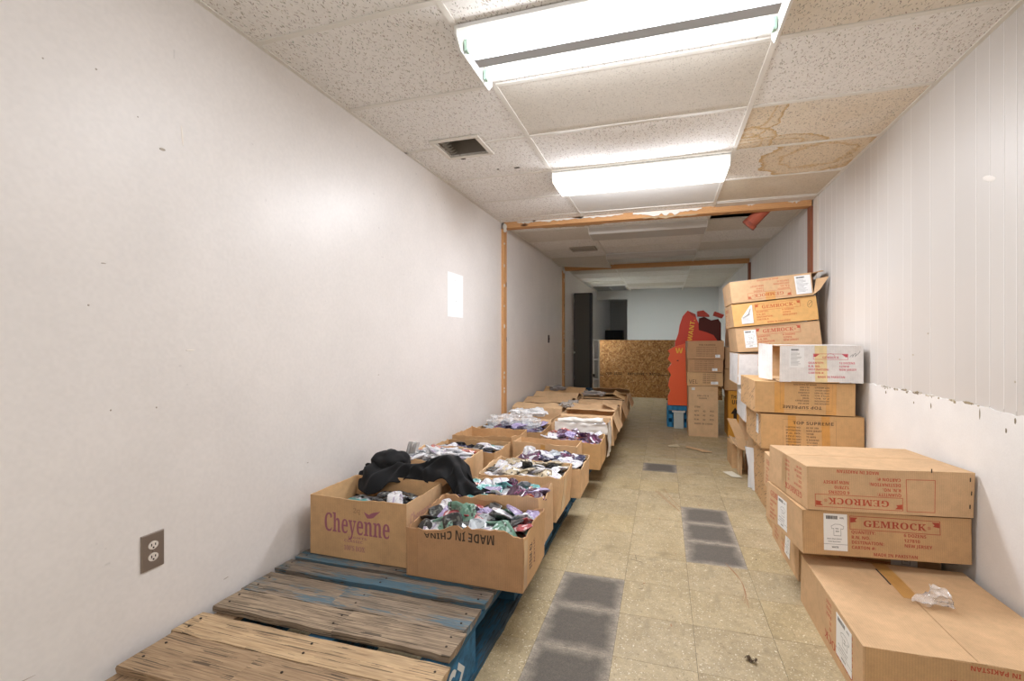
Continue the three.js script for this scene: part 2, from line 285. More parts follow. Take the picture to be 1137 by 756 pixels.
// nicks and plaster dabs on the left wall
{
  const r = mulberry(44), dark = std({ color: 0xb5a99c, roughness: 0.9 }), lite = std({ color: 0xeee6dc, roughness: 0.7 });
  for (const [d, y, w, h, l] of [[1.2, 1.855, 0.018, 0.008, 0], [1.0, 2.02, 0.005, 0.005, 0], [0.87, 1.98, 0.004, 0.004, 0], [1.12, 1.93, 0.004, 0.004, 0], [1.02, 1.44, 0.012, 0.003, 0], [0.98, 1.31, 0.005, 0.005, 0], [1.3, 1.17, 0.028, 0.004, 1], [1.18, 0.98, 0.005, 0.005, 0], [1.04, 0.99, 0.005, 0.005, 0], [1.45, 0.28, 0.02, 0.003, 0], [0.82, 0.3, 0.06, 0.002, 0], [1.9, 0.62, 0.01, 0.003, 0], [2.5, 1.0, 0.012, 0.004, 0], [1.27, 1.93, 0.006, 0.06, 1]]) {
    const q = new THREE.SphereGeometry(1, 8, 6); q.scale(0.0012, h * 0.6, w * 0.6); q.rotateX(0.3 * (r() - 0.5)); q.translate(XL, y, -d); part(l ? 'plaster_dab' : 'wall_nick', q, l ? lite : dark, wallLeft);
  }
}

// ---------------------------------------------------------------- floor
{
  const floor = structure('floor');
  part('subfloor', boxGeo(XL - 0.1, XR + 0.12, -0.1, -0.0022, DREAR - 0.12, DBACK + 4), std({ color: 0x453c2c, roughness: 0.9 }), floor);
  const fleck = perPixel(1024, 1024, (u, v, x, y) => {
    let b = mix3([168, 150, 116], [183, 165, 131], tnoise(u, v, 12, 2)); const k = 1 + 0.09 * (tnoise(u, v, 70, 3) - 0.5) + 0.1 * (tnoise(u, v, 400, 7) - 0.5); b = b.map((q) => q * k);
    const f = tnoise(u, v, 270, 11); if (f > 0.82) b = mix3(b, [232, 225, 202], clamp((f - 0.82) * 8)); const g = tnoise(u, v, 210, 15); if (g > 0.85) b = mix3(b, [132, 116, 84], clamp((g - 0.85) * 7));
    const dirt = tnoise(u, v, 9, 19) * tnoise(u, v, 33, 23); if (dirt > 0.5) b = mix3(b, [140, 126, 98], clamp((dirt - 0.5) * 1.6)); return b;
  });
  const ft = tex(fleck); const rough = tex(perPixel(256, 256, (u, v) => { const q = 120 + 90 * tnoise(u, v, 14, 4) + 30 * tnoise(u, v, 90, 6); return [q, q, q]; }), false);
  const mats = [[1, 1, 1], [0.95, 0.95, 0.96], [1.0, 0.985, 0.93], [0.97, 0.965, 0.95]].map((c) => std({ map: ft, roughnessMap: rough, roughness: 0.75, color: new THREE.Color().setRGB(...c) }));
  const residue = [1, 2, 3].map((s) => std({ roughness: 0.85, map: tex(perPixel(256, 256, (u, v) => {
    const e = Math.min(u, 1 - u, v, 1 - v) + 0.13 * (fbm(u * 6 + s * 9, v * 6) - 0.5), k = clamp((e + 0.02) / 0.2), st = 0.6 * fbm(u * 9 + s, v * 26) + 0.4 * fbm(u * 40 + s, v * 90), f = noise(u * 140 + s, v * 140);
    let b = mix3([160, 149, 133], [88, 82, 75], clamp(k * (0.85 + 1.1 * (st - 0.5)))); const q = 1 + 0.6 * (st - 0.5) + 0.25 * (f - 0.5); return b.map((z) => clamp(z * q, 0, 255));
  })) }));
  const r = mulberry(77), T = 0.305, x00 = -0.49, d00 = 2.475, tileGeo = [];
  for (let k = 0; k < 6; k++) { const g = new THREE.BoxGeometry(T - 0.0014, 0.003, T - 0.0014), a = r(), b = r(); uvBy(g, (x, y, z) => [x / 1.22 + a, z / 1.22 + b]); tileGeo.push(g); }
  const patchGeo = uvBy(new THREE.BoxGeometry(T - 0.001, 0.002, T - 0.001), (x, y, z) => [x / T + 0.5, z / T + 0.5]);
  const isPatch = (i, j) => (i === 0 && j <= -1 && j >= -4) || (i === 2 && j >= 1 && j <= 3) || (i === 1 && j === 7);
  const rest = [];
  const i0 = Math.floor((XL - x00) / T), i1 = Math.floor((XR - x00) / T), j0 = Math.floor((DREAR - d00) / T), j1 = Math.floor((DBACK + 3.2 - d00) / T);
  for (let j = j0; j <= j1; j++) for (let i = i0; i <= i1; i++) {
    let xa = x00 + i * T, xb = xa + T, da = d00 + j * T, db = da + T; const cx = (xa + xb) / 2, cd = (da + db) / 2, bits = r(), m = mats[Math.floor(r() * 4)];
    const named = cd > 0.9 && cd < 8.4 && !(xb < -0.9) && !(cd > 5 && xa > 0.8);
    if (isPatch(i, j)) { part('adhesive_patch', patchGeo, residue[Math.floor(bits * 3)], floor, cx, -0.0012, -cd); continue; }
    if (named && xb < XR) { part('floor_tile', tileGeo[Math.floor(bits * 6)], m, floor, cx, -0.0015 + 0.0004 * (bits - 0.5), -cd); continue; }
    const g = boxGeo(Math.max(xa, XL) + 0.0007, Math.min(xb, XR) - 0.0007, -0.003, 0, da + 0.0007, db - 0.0007), a = r(), b = r(); uvBy(g, (x, y, z) => [x / 1.22 + a, z / 1.22 + b]); rest.push(g);
  }
  const field = part('tile_field', mergeGeometries(rest), mats[0], floor); field.userData.kind = 'stuff';
  // rust-red scuffs and black marks worn into the vinyl, lying on its surface
  const red = std({ color: 0xa67c5a, roughness: 0.9 }), blk = std({ color: 0x6a6150, roughness: 0.9 });
  const scuff = (pts, w, m) => { const g = tube(pts.map(([x, d]) => V(x, 0, d)), w, 20, 5); g.scale(1, 0.0006 / w, 1); part('scuff_mark', g, m, floor, 0, 0.0004, 0); };
  for (let k = 0; k < 4; k++) scuff([[0.32 + k * 0.004, 2.83 - k * 0.015], [0.365 + 0.003 * k, 2.68 - k * 0.02], [0.372, 2.55 - k * 0.03], [0.35 + 0.006 * k, 2.44 - 0.02 * k]], 0.0007 + 0.0004 * (k % 2), red);
  scuff([[-0.06, 4.02], [0.02, 3.8], [0.1, 3.62]], 0.002, red); scuff([[-0.04, 4.0], [0.05, 3.76], [0.11, 3.58]], 0.0016, red); scuff([[-0.0, 4.1], [0.06, 3.85], [0.13, 3.62]], 0.0014, red);
  scuff([[0.62, 2.43], [0.655, 2.43]], 0.009, blk); scuff([[0.66, 2.62], [0.685, 2.6]], 0.004, blk); scuff([[-0.17, 2.72], [-0.14, 2.71], [-0.11, 2.7]], 0.0016, blk); scuff([[-0.15, 2.78], [-0.14, 2.72]], 0.0014, blk);
  for (let k = 0; k < 22; k++) { const x = -0.4 + 1.0 * r(), d = 1.7 + 3.4 * r(), a = r() * 6.28, l = 0.006 + 0.016 * r(); scuff([[x, d], [x + l * Math.cos(a), d + l * Math.sin(a)]], 0.0012 + 0.0022 * r(), r() < 0.3 ? red : blk); }
  // pale ridge of old glue where the partition stood
  const glue = std({ color: 0xc9c0a4, roughness: 0.9 }); for (let k = 0; k < 16; k++) { const x = -0.2 + k * 0.048; scuff([[x, 5.14 - 0.012 * k * 0.5 + 0.01 * r()], [x + 0.05, 5.13 - 0.012 * k * 0.5 + 0.01 * r()]], 0.004 + 0.005 * r(), glue); }
}

// ---------------------------------------------------------------- ceiling
const ceilTex = (s, base, fine) => {
  const c = canvas(1024, 512, (ctx, w, h) => {
    ctx.drawImage(perPixel(w, h, (u, v) => { const k = 1 + 0.05 * (fbm(u * 90, v * 45, s) - 0.5) + 0.05 * (noise(u * 700, v * 350, s) - 0.5); return base.map((q) => q * k); }), 0, 0);
    const r = mulberry(s); ctx.lineCap = 'round';
    for (let i = 0; i < (fine ? 2600 : 3000); i++) {
      const x = r() * w, y = r() * h, a = Math.PI / 2 + (r() - 0.5) * 1.5, l = fine ? 1 + r() * 4 : 3 + r() * 8; ctx.strokeStyle = `rgba(${88 + r() * 40},${78 + r() * 36},${66 + r() * 30},${fine ? 0.5 : 0.3 + r() * 0.4})`; ctx.lineWidth = fine ? 1 + r() : 1 + r() * 1.6;
      ctx.beginPath(); ctx.moveTo(x, y); ctx.quadraticCurveTo(x + l * 0.5 * Math.cos(a) + 3 * (r() - 0.5), y + l * 0.5 * Math.sin(a), x + l * Math.cos(a) + 4 * (r() - 0.5), y + l * Math.sin(a)); ctx.stroke();
    }
  }); return c;
};
const ceilA = ceilTex(3, [243, 240, 236], false), ceilB = ceilTex(8, [222, 216, 206], true), ceilSmooth = perPixel(256, 128, (u, v) => { const k = 1 + 0.03 * (noise(u * 200, v * 100) - 0.5); return [228 * k, 226 * k, 222 * k]; });
// water stains: rings with an outline of their own
function stained(base, rings, wash) {
  return canvas(1024, 512, (c, w, h) => {
    c.drawImage(base, 0, 0); const im = c.getImageData(0, 0, w, h), a = im.data;
    for (let y = 0; y < h; y++) for (let x = 0; x < w; x++) {
      const u = x / w * 2, v = y / h; let t = wash * (0.7 + 0.6 * fbm(u * 3, v * 3, 5)); 
      for (const [cx, cy, rx, ry, s] of rings) { const q = Math.hypot((u - cx) / rx, (v - cy) / ry) + 0.3 * (fbm(u * 7 + s, v * 7, s) - 0.5) + 0.06 * (noise(u * 50, v * 50, s) - 0.5); if (q < 1) t = Math.max(t, 0.42 + 0.55 * clamp(1 - (1 - q) / 0.14) + 0.35 * clamp(1 - Math.abs(q - 0.6) / 0.07)); }
      const i = (y * w + x) * 4; a[i] *= 1 - 0.16 * t; a[i + 1] *= 1 - 0.30 * t; a[i + 2] *= 1 - 0.52 * t;
    }
    c.putImageData(im, 0, 0);
  });
}
const cm = (c) => std({ map: tex(c), roughness: 0.92 });
const CT = { a: cm(ceilA), b: cm(ceilB), smooth: cm(ceilSmooth), brown: cm(stained(ceilA, [], 0.2)), tan: cm(stained(ceilB, [], 0.25)), stainOne: cm(stained(ceilA, [[0.1, 0.2, 0.22, 0.5, 3], [0.3, 0.95, 0.55, 0.22, 5], [0.05, 0.85, 0.3, 0.4, 8]], 0.28)), stainTwo: cm(stained(ceilA, [[0.88, 0.42, 0.56, 0.62, 4]], 0.1)) };
const ceiling = structure('ceiling');
part('roof_slab', boxGeo(XL - 0.12, XR + 0.14, ROOF, ROOF + 0.1, DREAR - 0.12, DBACK + 4), deckMat, ceiling);
{
  const cols = [[XL, MAIN1], [MAIN1, MAIN2], [MAIN2, XR]], r = mulberry(31), barMat = std({ color: 0xe8e4dc, roughness: 0.5 });
  const rows = []; for (let k = -6; k <= 17; k++) rows.push(ROW0 + ROW * k);
  const tile = (x0, x1, d0, d1, mat, { sag = 0, drop, cut, fitted } = {}) => {
    let g; const a = 0.003; 
    if (cut) { const s = new THREE.Shape(cut.map(([x, d]) => new THREE.Vector2(x, d))); g = new THREE.ExtrudeGeometry(s, { depth: 0.015, bevelEnabled: false }); g.rotateX(-Math.PI / 2); g.scale(1, 1, 1); g.translate(0, CEIL + 0.003, 0);
      const p = g.attributes.position; g.computeVertexNormals(); }
    else {
      g = new THREE.BoxGeometry(x1 - x0 - 2 * a, 0.015, d1 - d0 - 2 * a, sag || drop ? 14 : 1, 1, sag || drop ? 8 : 1); const p = g.attributes.position, w = x1 - x0, l = d1 - d0;
      for (let i = 0; i < p.count; i++) { const u = p.getX(i) / w + 0.5, v = -p.getZ(i) / l + 0.5; let dy = -sag * Math.sin(Math.PI * u) * Math.sin(Math.PI * clamp(v)) ** 0.7; if (drop) dy -= drop(u, v); p.setY(i, p.getY(i) + dy); }
      g.translate((x0 + x1) / 2, CEIL + 0.0105, -(d0 + d1) / 2); g.computeVertexNormals();
    }
    const o1 = fitted ? 0 : r(), o2 = fitted ? 0 : r(); uvBy(g, (x, y, z) => fitted ? [(x - x0) / 1.22, 1 - (-z - d0) / 0.61] : [x / 1.22 + o1, -z / 0.61 + o2]); return part('ceiling_tile', g, mat, ceiling);
  };
  for (let k = 0; k + 1 < rows.length; k++) for (let c = 0; c < 3; c++) {
    let d0 = rows[k], d1 = rows[k + 1]; const [x0, x1] = cols[c], q = Math.round((d0 - ROW0) / ROW); if (d1 < DREAR || d0 > DBACK) continue; d0 = Math.max(d0, DREAR); d1 = Math.min(d1, DBACK);
    const mid = [[d0, d1]];
    if (q === 5) { mid.length = 0; mid.push([d0, 4.78]); if (c !== 2) mid.push([4.88, d1]); }
    if (q === 6 && c === 2) { mid.length = 0; mid.push([5.32, d1]); tile(0.9, x1, 4.88, 5.315, CT.b); }
    if (q === 10) { mid.length = 0; mid.push([d0, 7.96]); mid.push([8.06, d1]); }
    for (const [a, b] of mid) {
      if (c === 0 && q === 1) tile(x0, x1, a, b, CT.a, { cut: [[x0 + 0.003, a + 0.003], [x1 - 0.003, a + 0.003], [x1 - 0.003, b - 0.003], [-1.09, b - 0.003], [-1.09, 2.7], [-1.36, 2.7], [-1.36, b - 0.003], [x0 + 0.003, b - 0.003]] });
      else if (c === 0 && q === 2) tile(x0, x1, a, b, CT.a, { cut: [[x0 + 0.003, a + 0.003], [-1.36, a + 0.003], [-1.36, 2.96], [-1.09, 2.96], [-1.09, a + 0.003], [x1 - 0.003, a + 0.003], [x1 - 0.003, b - 0.003], [x0 + 0.003, b - 0.003]] });
      else if (c === 1 && q === 1) tile(x0, x1, a, b, CT.b);
      else if (c === 1 && q === 2) tile(x0, x1, a, b, CT.a, { sag: 0.03 });
      else if (c === 1 && q === 4) tile(x0, x1, a, b, CT.smooth);
      else if (c === 2 && q === 2) tile(x0, x1, a, b, CT.stainOne, { fitted: true });
      else if (c === 2 && q === 3) tile(x0, x1, a, b, CT.stainTwo, { fitted: true });
      else if (c === 2 && q === 4) tile(x0, x1, a, b, CT.tan);
      else if (c === 2 && q === 0) tile(x0, x1, a, b, CT.brown);
      else if (c === 0 && (q === 3 || q === 4)) tile(x0, x1, a, b, CT.a, { sag: 0.02 });
      else if (c === 0 && q === 9) tile(x0, x1, a, b, CT.b, { drop: (u, v) => 0.10 * v * (0.35 + 0.65 * u) });
      else if (q > 5) tile(x0, x1, a, b, r() < 0.5 ? CT.b : CT.a, { sag: 0.012 * r() });
      else tile(x0, x1, a, b, CT.a);
    }
    // the cross bar at the near edge of the cell
    if (d0 > DREAR + 0.01 && !(q === 9 && c === 0) && !(q === 6 && c === 2)) {
      if (c === 0 && q === 2) { part('grid_bar', boxGeo(x0, -1.38, CEIL - 0.002, CEIL + 0.003, d0 - 0.012, d0 + 0.012), barMat, ceiling); part('grid_bar', boxGeo(-1.07, x1 - 0.012, CEIL - 0.002, CEIL + 0.003, d0 - 0.012, d0 + 0.012), barMat, ceiling); }
      else part('grid_bar', boxGeo(x0 + (c ? 0.0125 : 0.02), x1 - (c < 2 ? 0.0125 : 0.02), CEIL - 0.002, CEIL + 0.003, d0 - 0.012, d0 + 0.012), barMat, ceiling);
    }
  }
  for (const [a, b] of [[DREAR, 4.78], [4.88, 7.96], [8.06, DBACK]]) {
    for (const x of [MAIN1, MAIN2]) part('main_bar', boxGeo(x - 0.012, x + 0.012, CEIL - 0.003, CEIL + 0.03, a, b), barMat, ceiling);
    part('wall_angle', boxGeo(XL, XL + 0.02, CEIL - 0.002, CEIL + 0.003, a, b), barMat, ceiling); part('wall_angle', boxGeo(XR - 0.02, XR, CEIL - 0.002, CEIL + 0.003, a, b), barMat, ceiling);
  }
  // small stains and chips on the near tiles
  const chip = std({ color: 0x4a4037, roughness: 0.95 });
  for (const [x, d, w, l] of [[-1.0, 3.29, 0.022, 0.012], [-1.3, 3.02, 0.02, 0.01], [-1.36, 5.4, 0.02, 0.012], [-1.14, 3.28, 0.01, 0.008]]) { const g = new THREE.CylinderGeometry(1, 1, 0.002, 7); g.scale(w, 1, l); g.translate(x, CEIL + 0.002, -d); part('tile_chip', g, chip, ceiling); }
}
// beyond the far wall: a low dark ceiling
part('ceiling_tile', boxGeo(XL, XR, CEIL, CEIL + 0.02, DBACK + 0.1, DBACK + 3.2), std({ color: 0xc9c5bc, roughness: 0.8 }), ceiling);

// ---------------------------------------------------------------- partition remains: studs and headers
const woodTex = (s, a, b, knots = 3) => {
  const r = mulberry(s), kn = []; for (let i = 0; i < knots; i++) kn.push([r(), 0.2 + 0.6 * r(), 0.02 + 0.02 * r()]);
  return tex(perPixel(1024, 128, (u, v, x, y) => {
    let bend = 0.06 * (noise(u * 5, v * 2, s) - 0.5); for (const [ku, kv, kr] of kn) { const q = Math.hypot((u - ku) * 8, v - kv); bend += 0.06 * Math.exp(-q * q * 30) * Math.sign(v - kv); }
    const g = 0.5 + 0.5 * Math.sin((v + bend) * 60 + 5 * noise(u * 3, v * 6, s)), f = noise(u * 40, v * 120, s); let t = 0.55 * g + 0.45 * f;
    let c = mix3(a, b, t); for (const [ku, kv, kr] of kn) { const q = Math.hypot((u - ku) * 8, v - kv); if (q < kr * 4) c = mix3([70, 44, 24], c, clamp(q / (kr * 4)) ** 2); } const k = 1 + 0.1 * (noise(x * 0.3, y * 0.9, s) - 0.5); return c.map((z) => z * k);
  }));
};
const studMat = std({ map: woodTex(3, [214, 166, 116], [194, 140, 88]), roughness: 0.75 }), studRed = std({ map: woodTex(6, [152, 92, 62], [122, 70, 48]), roughness: 0.75 });
const plasterMat = std({ color: 0xd9d3c8, roughness: 0.95 }), paperMat = std({ color: 0xe9e4da, roughness: 0.9 }), tornBrown = std({ color: 0xb59a78, roughness: 0.95 });
function ragged(n, w, h, seed, t = 0.006, bite = 0.6) {     // torn sheet: w along x, hanging h, ragged lower edge
  const s = new THREE.Shape(); s.moveTo(-w / 2, 0); s.lineTo(w / 2, 0); for (let i = n; i >= 0; i--) s.lineTo(-w / 2 + w * i / n, -h * (1 - bite * noise(i * 0.55, seed) - 0.25 * noise(i * 2.1, seed + 5)) * Math.sin(Math.PI * clamp((i + 0.6) / (n + 1.2))) ** 0.4 - 0.001);
  s.closePath(); return new THREE.ExtrudeGeometry(s, { depth: t, bevelEnabled: false });
}
function framing(name, d0, d1, seed) {
  const o = structure(name), alongX = (g) => uvBy(g, (x, y, z) => [(x + 1.6) / 3, (y * 7 + z * 7)]), alongY = (g) => uvBy(g, (x, y, z) => [y / 2.5, x * 7 + z * 7]);
  part('header', alongX(boxGeo(XL + 0.03, XR - 0.02, CEIL - 0.058, CEIL + 0.02, d0, d1)), studMat, o);
  part('stud', alongY(boxGeo(XL - 0.02, XL + 0.028, 0, CEIL - 0.06, d0, d1)), studMat, o);
  part('stud', alongY(boxGeo(XR - 0.03, XR + 0.008, 0, CEIL - 0.06, d0, d1)), studRed, o);
  const r = mulberry(seed);
  for (let k = 0; k < 9; k++) { const y = 0.6 + 1.7 * r(), g = new THREE.DodecahedronGeometry(1, 0); g.scale(0.006 + 0.008 * r(), 0.01 + 0.02 * r(), 0.008); g.translate(XL + 0.028, y, -d0 - 0.01); part('plaster_crumb', g, plasterMat, o); }
  for (let k = 0; k < 7; k++) { const g = new THREE.DodecahedronGeometry(1, 0); g.scale(0.01 + 0.012 * r(), 0.014 + 0.02 * r(), 0.012); g.translate(XL + 0.03 + 0.02 * r(), CEIL - 0.03 - 0.06 * r(), -d0 + 0.006); part('plaster_crumb', g, plasterMat, o); }
  return o;
}
const F1 = framing('trim_1', 4.78, 4.88, 8), F2 = framing('trim_2', 7.96, 8.06, 15);
// torn wallboard paper hanging at the first header
for (const [x, w, h, s, m, z] of [[-1.02, 0.52, 0.04, 3, paperMat, 0.004], [-0.62, 0.5, 0.026, 8, paperMat, 0.004], [-1.35, 0.2, 0.03, 12, plasterMat, 0.004], [0.03, 0.62, 0.075, 21, paperMat, 0.006], [-0.16, 0.2, 0.03, 25, paperMat, 0.004], [0.75, 0.08, 0.02, 31, paperMat, 0.004], [1.1, 0.1, 0.03, 37, plasterMat, 0.004]]) { const g = ragged(26, w, h, s); g.translate(x, CEIL - 0.003, -4.78 + z); part('torn_paper', g, m, F1); }
{ const g = ragged(30, 0.5, 0.03, 41); g.translate(0.06, CEIL - 0.055, -4.778); part('torn_paper', g, tornBrown, F1); const q = ragged(30, 0.66, 0.05, 47, 0.006, 0.4); q.rotateX(1.2); q.translate(-0.9, CEIL - 0.03, -4.95); part('torn_paper', q, tornBrown, F1); }
// white jamb strip beside the right stud
part('jamb_strip', boxGeo(XR - 0.012, XR + 0.006, 0.9, CEIL - 0.01, 4.66, 4.775), std({ color: 0xd6cdc2, roughness: 0.5 }), F1);
part('ceiling_edge', boxGeo(MAIN2 + 0.02, XR - 0.012, CEIL - 0.008, CEIL + 0.004, 4.655, 4.775), std({ color: 0xdcd4ca, roughness: 0.6 }), F1);

// ---------------------------------------------------------------- light fittings
const enamel = std({ color: 0xe9e8e4, roughness: 0.35 }), enamelIn = std({ color: 0xf2f2f0, roughness: 0.3 });
const tubeGlow = std({ color: 0xffffff, emissive: new THREE.Color(1, 0.985, 0.955), emissiveIntensity: 8, roughness: 0.4 });
const lensGlow = std({ color: 0xffffff, emissive: new THREE.Color(1, 0.985, 0.955), emissiveIntensity: 1.7, roughness: 0.4 });
const lampColor = new THREE.Color().setRGB(0.96, 1.0, 1.08);
function rectLight(name, parent, x, y, d, w, l, I) { const L = new THREE.RectAreaLight(lampColor, I, w, l); L.name = name; L.position.set(x, y, -d); L.rotation.x = -Math.PI / 2; parent.add(L); return L; }
{
  const o = thing('fluorescent_light', 'lit open fluorescent fitting with two bare tubes', 'ceiling light', 0, 0, 0, 'ceiling light fittings'); o.position.set(-0.18, CEIL, -1.93);
  const hw = 0.6, hd = 0.205;   // half length and half width
  const prof = [[-hd, 0], [-hd, -0.016], [-hd + 0.03, -0.018], [-0.1, -0.006], [0, -0.006], [0.1, -0.006], [hd - 0.03, -0.018], [hd, -0.016], [hd, 0]];
  const s = new THREE.Shape(prof.map(([a, b]) => new THREE.Vector2(a, b))); const g = new THREE.ExtrudeGeometry(s, { depth: 2 * hw - 0.02, bevelEnabled: false }); g.translate(0, 0, -hw + 0.01); g.rotateY(Math.PI / 2); part('reflector', g, enamelIn, o);
  const ridge = new THREE.Shape([[-0.034, -0.012], [-0.03, -0.071], [0.03, -0.071], [0.034, -0.012]].map(([a, b]) => new THREE.Vector2(a, b))); const rg = new THREE.ExtrudeGeometry(ridge, { depth: 2 * hw - 0.06, bevelEnabled: false }); rg.translate(0, 0, -hw + 0.03); rg.rotateY(Math.PI / 2); part('ballast_cover', rg, std({ color: 0xb9bcc0, roughness: 0.35 }), o, 0, 0, 0.045);
  for (const e of [-1, 1]) { const p = new THREE.Shape([[-hd, 0], [-hd, -0.035], [-0.16, -0.075], [0.16, -0.075], [hd, -0.035], [hd, 0]].map(([a, b]) => new THREE.Vector2(a, b))); const q = new THREE.ExtrudeGeometry(p, { depth: 0.008, bevelEnabled: true, bevelSize: 0.002, bevelThickness: 0.002, bevelSegments: 1 }); q.rotateY(Math.PI / 2); q.translate(e * hw - (e > 0 ? 0.008 : 0), 0, 0); part('end_plate', q, enamel, o);
    for (const z of [-0.09, 0.13]) { const k = new RoundedBoxGeometry(0.018, 0.05, 0.03, 2, 0.006); part('lamp_holder', k, std({ color: 0xb8d6c8, roughness: 0.4 }), o, e * (hw - 0.022), -0.045, z); } }
  for (const z of [-0.09, 0.13]) { const t = new THREE.CylinderGeometry(0.019, 0.019, 2 * hw - 0.07, 16); t.rotateZ(Math.PI / 2); const m = part('lamp_tube', t, tubeGlow, o, 0, -0.05, z); for (const q of [-1, 1]) { const L = rectLight('tube_light', o, 0, 0, 0, 1.12, 0.03, LAMP_TUBE); L.position.set(0, -0.066, z + q * 0.014); L.rotation.x = -Math.PI / 2 - q * 0.75; } }
}
function wraparound(label, x, d, lit, power) {
  const o = thing('fluorescent_light', label, 'ceiling light', 0, 0, 0, 'ceiling light fittings'); o.position.set(x, CEIL, -d);
  const hw = 0.6, hd = 0.2, prof = [[-hd, -0.016], [-hd + 0.008, -0.052], [-hd + 0.03, -0.076], [0, -0.08], [hd - 0.03, -0.076], [hd - 0.008, -0.052], [hd, -0.016]];
  const s = new THREE.Shape(prof.map(([a, b]) => new THREE.Vector2(a, b))); const g = new THREE.ExtrudeGeometry(s, { depth: 2 * hw - 0.012, bevelEnabled: false }); g.translate(0, 0, -hw + 0.006); g.rotateY(Math.PI / 2);
  part('lens', g, lit ? lensGlow : std({ color: 0xc2beb8, roughness: 0.35 }), o);
  part('housing', new THREE.BoxGeometry(2 * hw, 0.018, 2 * hd - 0.02), enamel, o, 0, -0.01, 0);
  for (const e of [-1, 1]) { const p = new THREE.Shape([[-hd, -0.001], ...prof.map(([a, b]) => [a * 1.005, b * 1.03]), [hd, -0.001]].map(([a, b]) => new THREE.Vector2(a, b))); const q = new THREE.ExtrudeGeometry(p, { depth: 0.006, bevelEnabled: false }); q.rotateY(Math.PI / 2); q.translate(e * hw - 0.003, 0, 0); part('end_cap', q, enamel, o); }
  if (lit) { rectLight('lens_light', o, 0, 0, 0, 1.12, 0.24, power).position.set(0, -0.0825, 0); for (const q of [-1, 1]) { const L = rectLight('lens_light', o, 0, 0, 0, 1.12, 0.06, power * 2.2); L.position.set(0, -0.07, q * 0.19); L.rotation.x = -Math.PI / 2 - q * 0.75; } }
  return o;
}
wraparound('lit fluorescent fitting with a closed white lens near the torn header', -0.178, 3.64, true, LAMP_LENS);
wraparound('unlit grey fluorescent fitting just beyond the torn header', -0.175, 5.44, false);
wraparound('unlit fluorescent fitting close to the second wooden header', -0.175, 7.1, false);
wraparound('lit fluorescent fitting behind the viewer', -0.178, -0.6, true, LAMP_REAR);

// ---------------------------------------------------------------- ceiling vents and the pipe
{
  const o = thing('ceiling_vent', 'square white air vent with missing louvres above the blank wall', 'vent'); o.position.set(-1.225, CEIL, -2.83);
  const w = 0.165, hd = 0.15, m = std({ color: 0xded7cb, roughness: 0.4 }), dk = std({ color: 0x9a938a, roughness: 0.5, metalness: 0.3 });
  for (const [x0, x1, z0, z1] of [[-w, w, -hd, -hd + 0.026], [-w, w, hd - 0.026, hd], [-w, -w + 0.03, -hd + 0.026, hd - 0.026], [w - 0.03, w, -hd + 0.026, hd - 0.026]]) { const g = new RoundedBoxGeometry(x1 - x0, 0.014, z1 - z0, 2, 0.005); part('frame', g, m, o, (x0 + x1) / 2, -0.005, (z0 + z1) / 2); }
  for (const [x0, x1, z0, z1] of [[-0.134, 0.134, -0.128, -0.122], [-0.134, 0.134, 0.122, 0.128], [-0.134, -0.128, -0.122, 0.122], [0.128, 0.134, -0.122, 0.122]]) part('duct_side', new THREE.BoxGeometry(x1 - x0, 0.2, z1 - z0), dk, o, (x0 + x1) / 2, 0.11, (z0 + z1) / 2);
  part('duct_top', new THREE.BoxGeometry(0.26, 0.006, 0.25), dk, o, 0, 0.205, 0);
  for (let k = 0; k < 6; k++) { const g = new THREE.BoxGeometry(0.05, 0.002, 0.028, 4, 1, 1), p = g.attributes.position; for (let i = 0; i < p.count; i++) { const u = p.getX(i) / 0.05; p.setY(i, p.getY(i) + 0.03 * u * u - 0.01 * u); } g.computeVertexNormals(); const q = part('louvre', g, m, o, -0.108 + 0.004 * k, -0.002 + 0.012, -0.098 + 0.039 * k); q.rotation.x = 0.7; }
  part('damper_bar', new THREE.BoxGeometry(0.25, 0.012, 0.012), m, o, 0, 0.07, -0.02);
}
{
  const o = thing('ceiling_vent', 'narrow grey slot vent in the sagging tiles behind the header', 'vent'); o.position.set(-1.02, CEIL - 0.004, -6.42);
  const m = std({ color: 0xa79f93, roughness: 0.5 }); part('frame', new RoundedBoxGeometry(0.34, 0.016, 0.03, 2, 0.005), m, o, 0, -0.006, -0.12); part('frame', new RoundedBoxGeometry(0.34, 0.016, 0.03, 2, 0.005), m, o, 0, -0.006, 0.12); part('frame', new RoundedBoxGeometry(0.03, 0.016, 0.21, 2, 0.005), m, o, -0.155, -0.006, 0); part('frame', new RoundedBoxGeometry(0.03, 0.016, 0.21, 2, 0.005), m, o, 0.155, -0.006, 0);
  part('grille_plate', new THREE.BoxGeometry(0.28, 0.004, 0.21), std({ color: 0x9c958a, roughness: 0.6 }), o, 0, -0.002, 0);
  for (let k = 0; k < 4; k++) part('louvre', new THREE.BoxGeometry(0.28, 0.008, 0.012), m, o, 0, -0.008, -0.075 + k * 0.05);
}
{
  const o = thing('ceiling_vent', 'dark louvred ceiling grille before the far doorway', 'vent'); o.position.set(-1.18, CEIL - 0.004, -11.5);
  const m = std({ color: 0x8b8d8c, roughness: 0.5 }); for (const z of [-0.4, 0.4]) part('frame', new THREE.BoxGeometry(0.72, 0.02, 0.03), m, o, 0, -0.006, z); for (const x of [-0.345, 0, 0.345]) part('frame', new THREE.BoxGeometry(0.03, 0.02, 0.77), m, o, x, -0.006, 0);
  part('grille_plate', new THREE.BoxGeometry(0.66, 0.004, 0.77), std({ color: 0x8b8d8c, roughness: 0.6 }), o, 0, -0.002, 0); for (let k = 0; k < 8; k++) part('louvre', new THREE.BoxGeometry(0.66, 0.012, 0.02), m, o, 0, -0.01, -0.33 + k * 0.094);
}
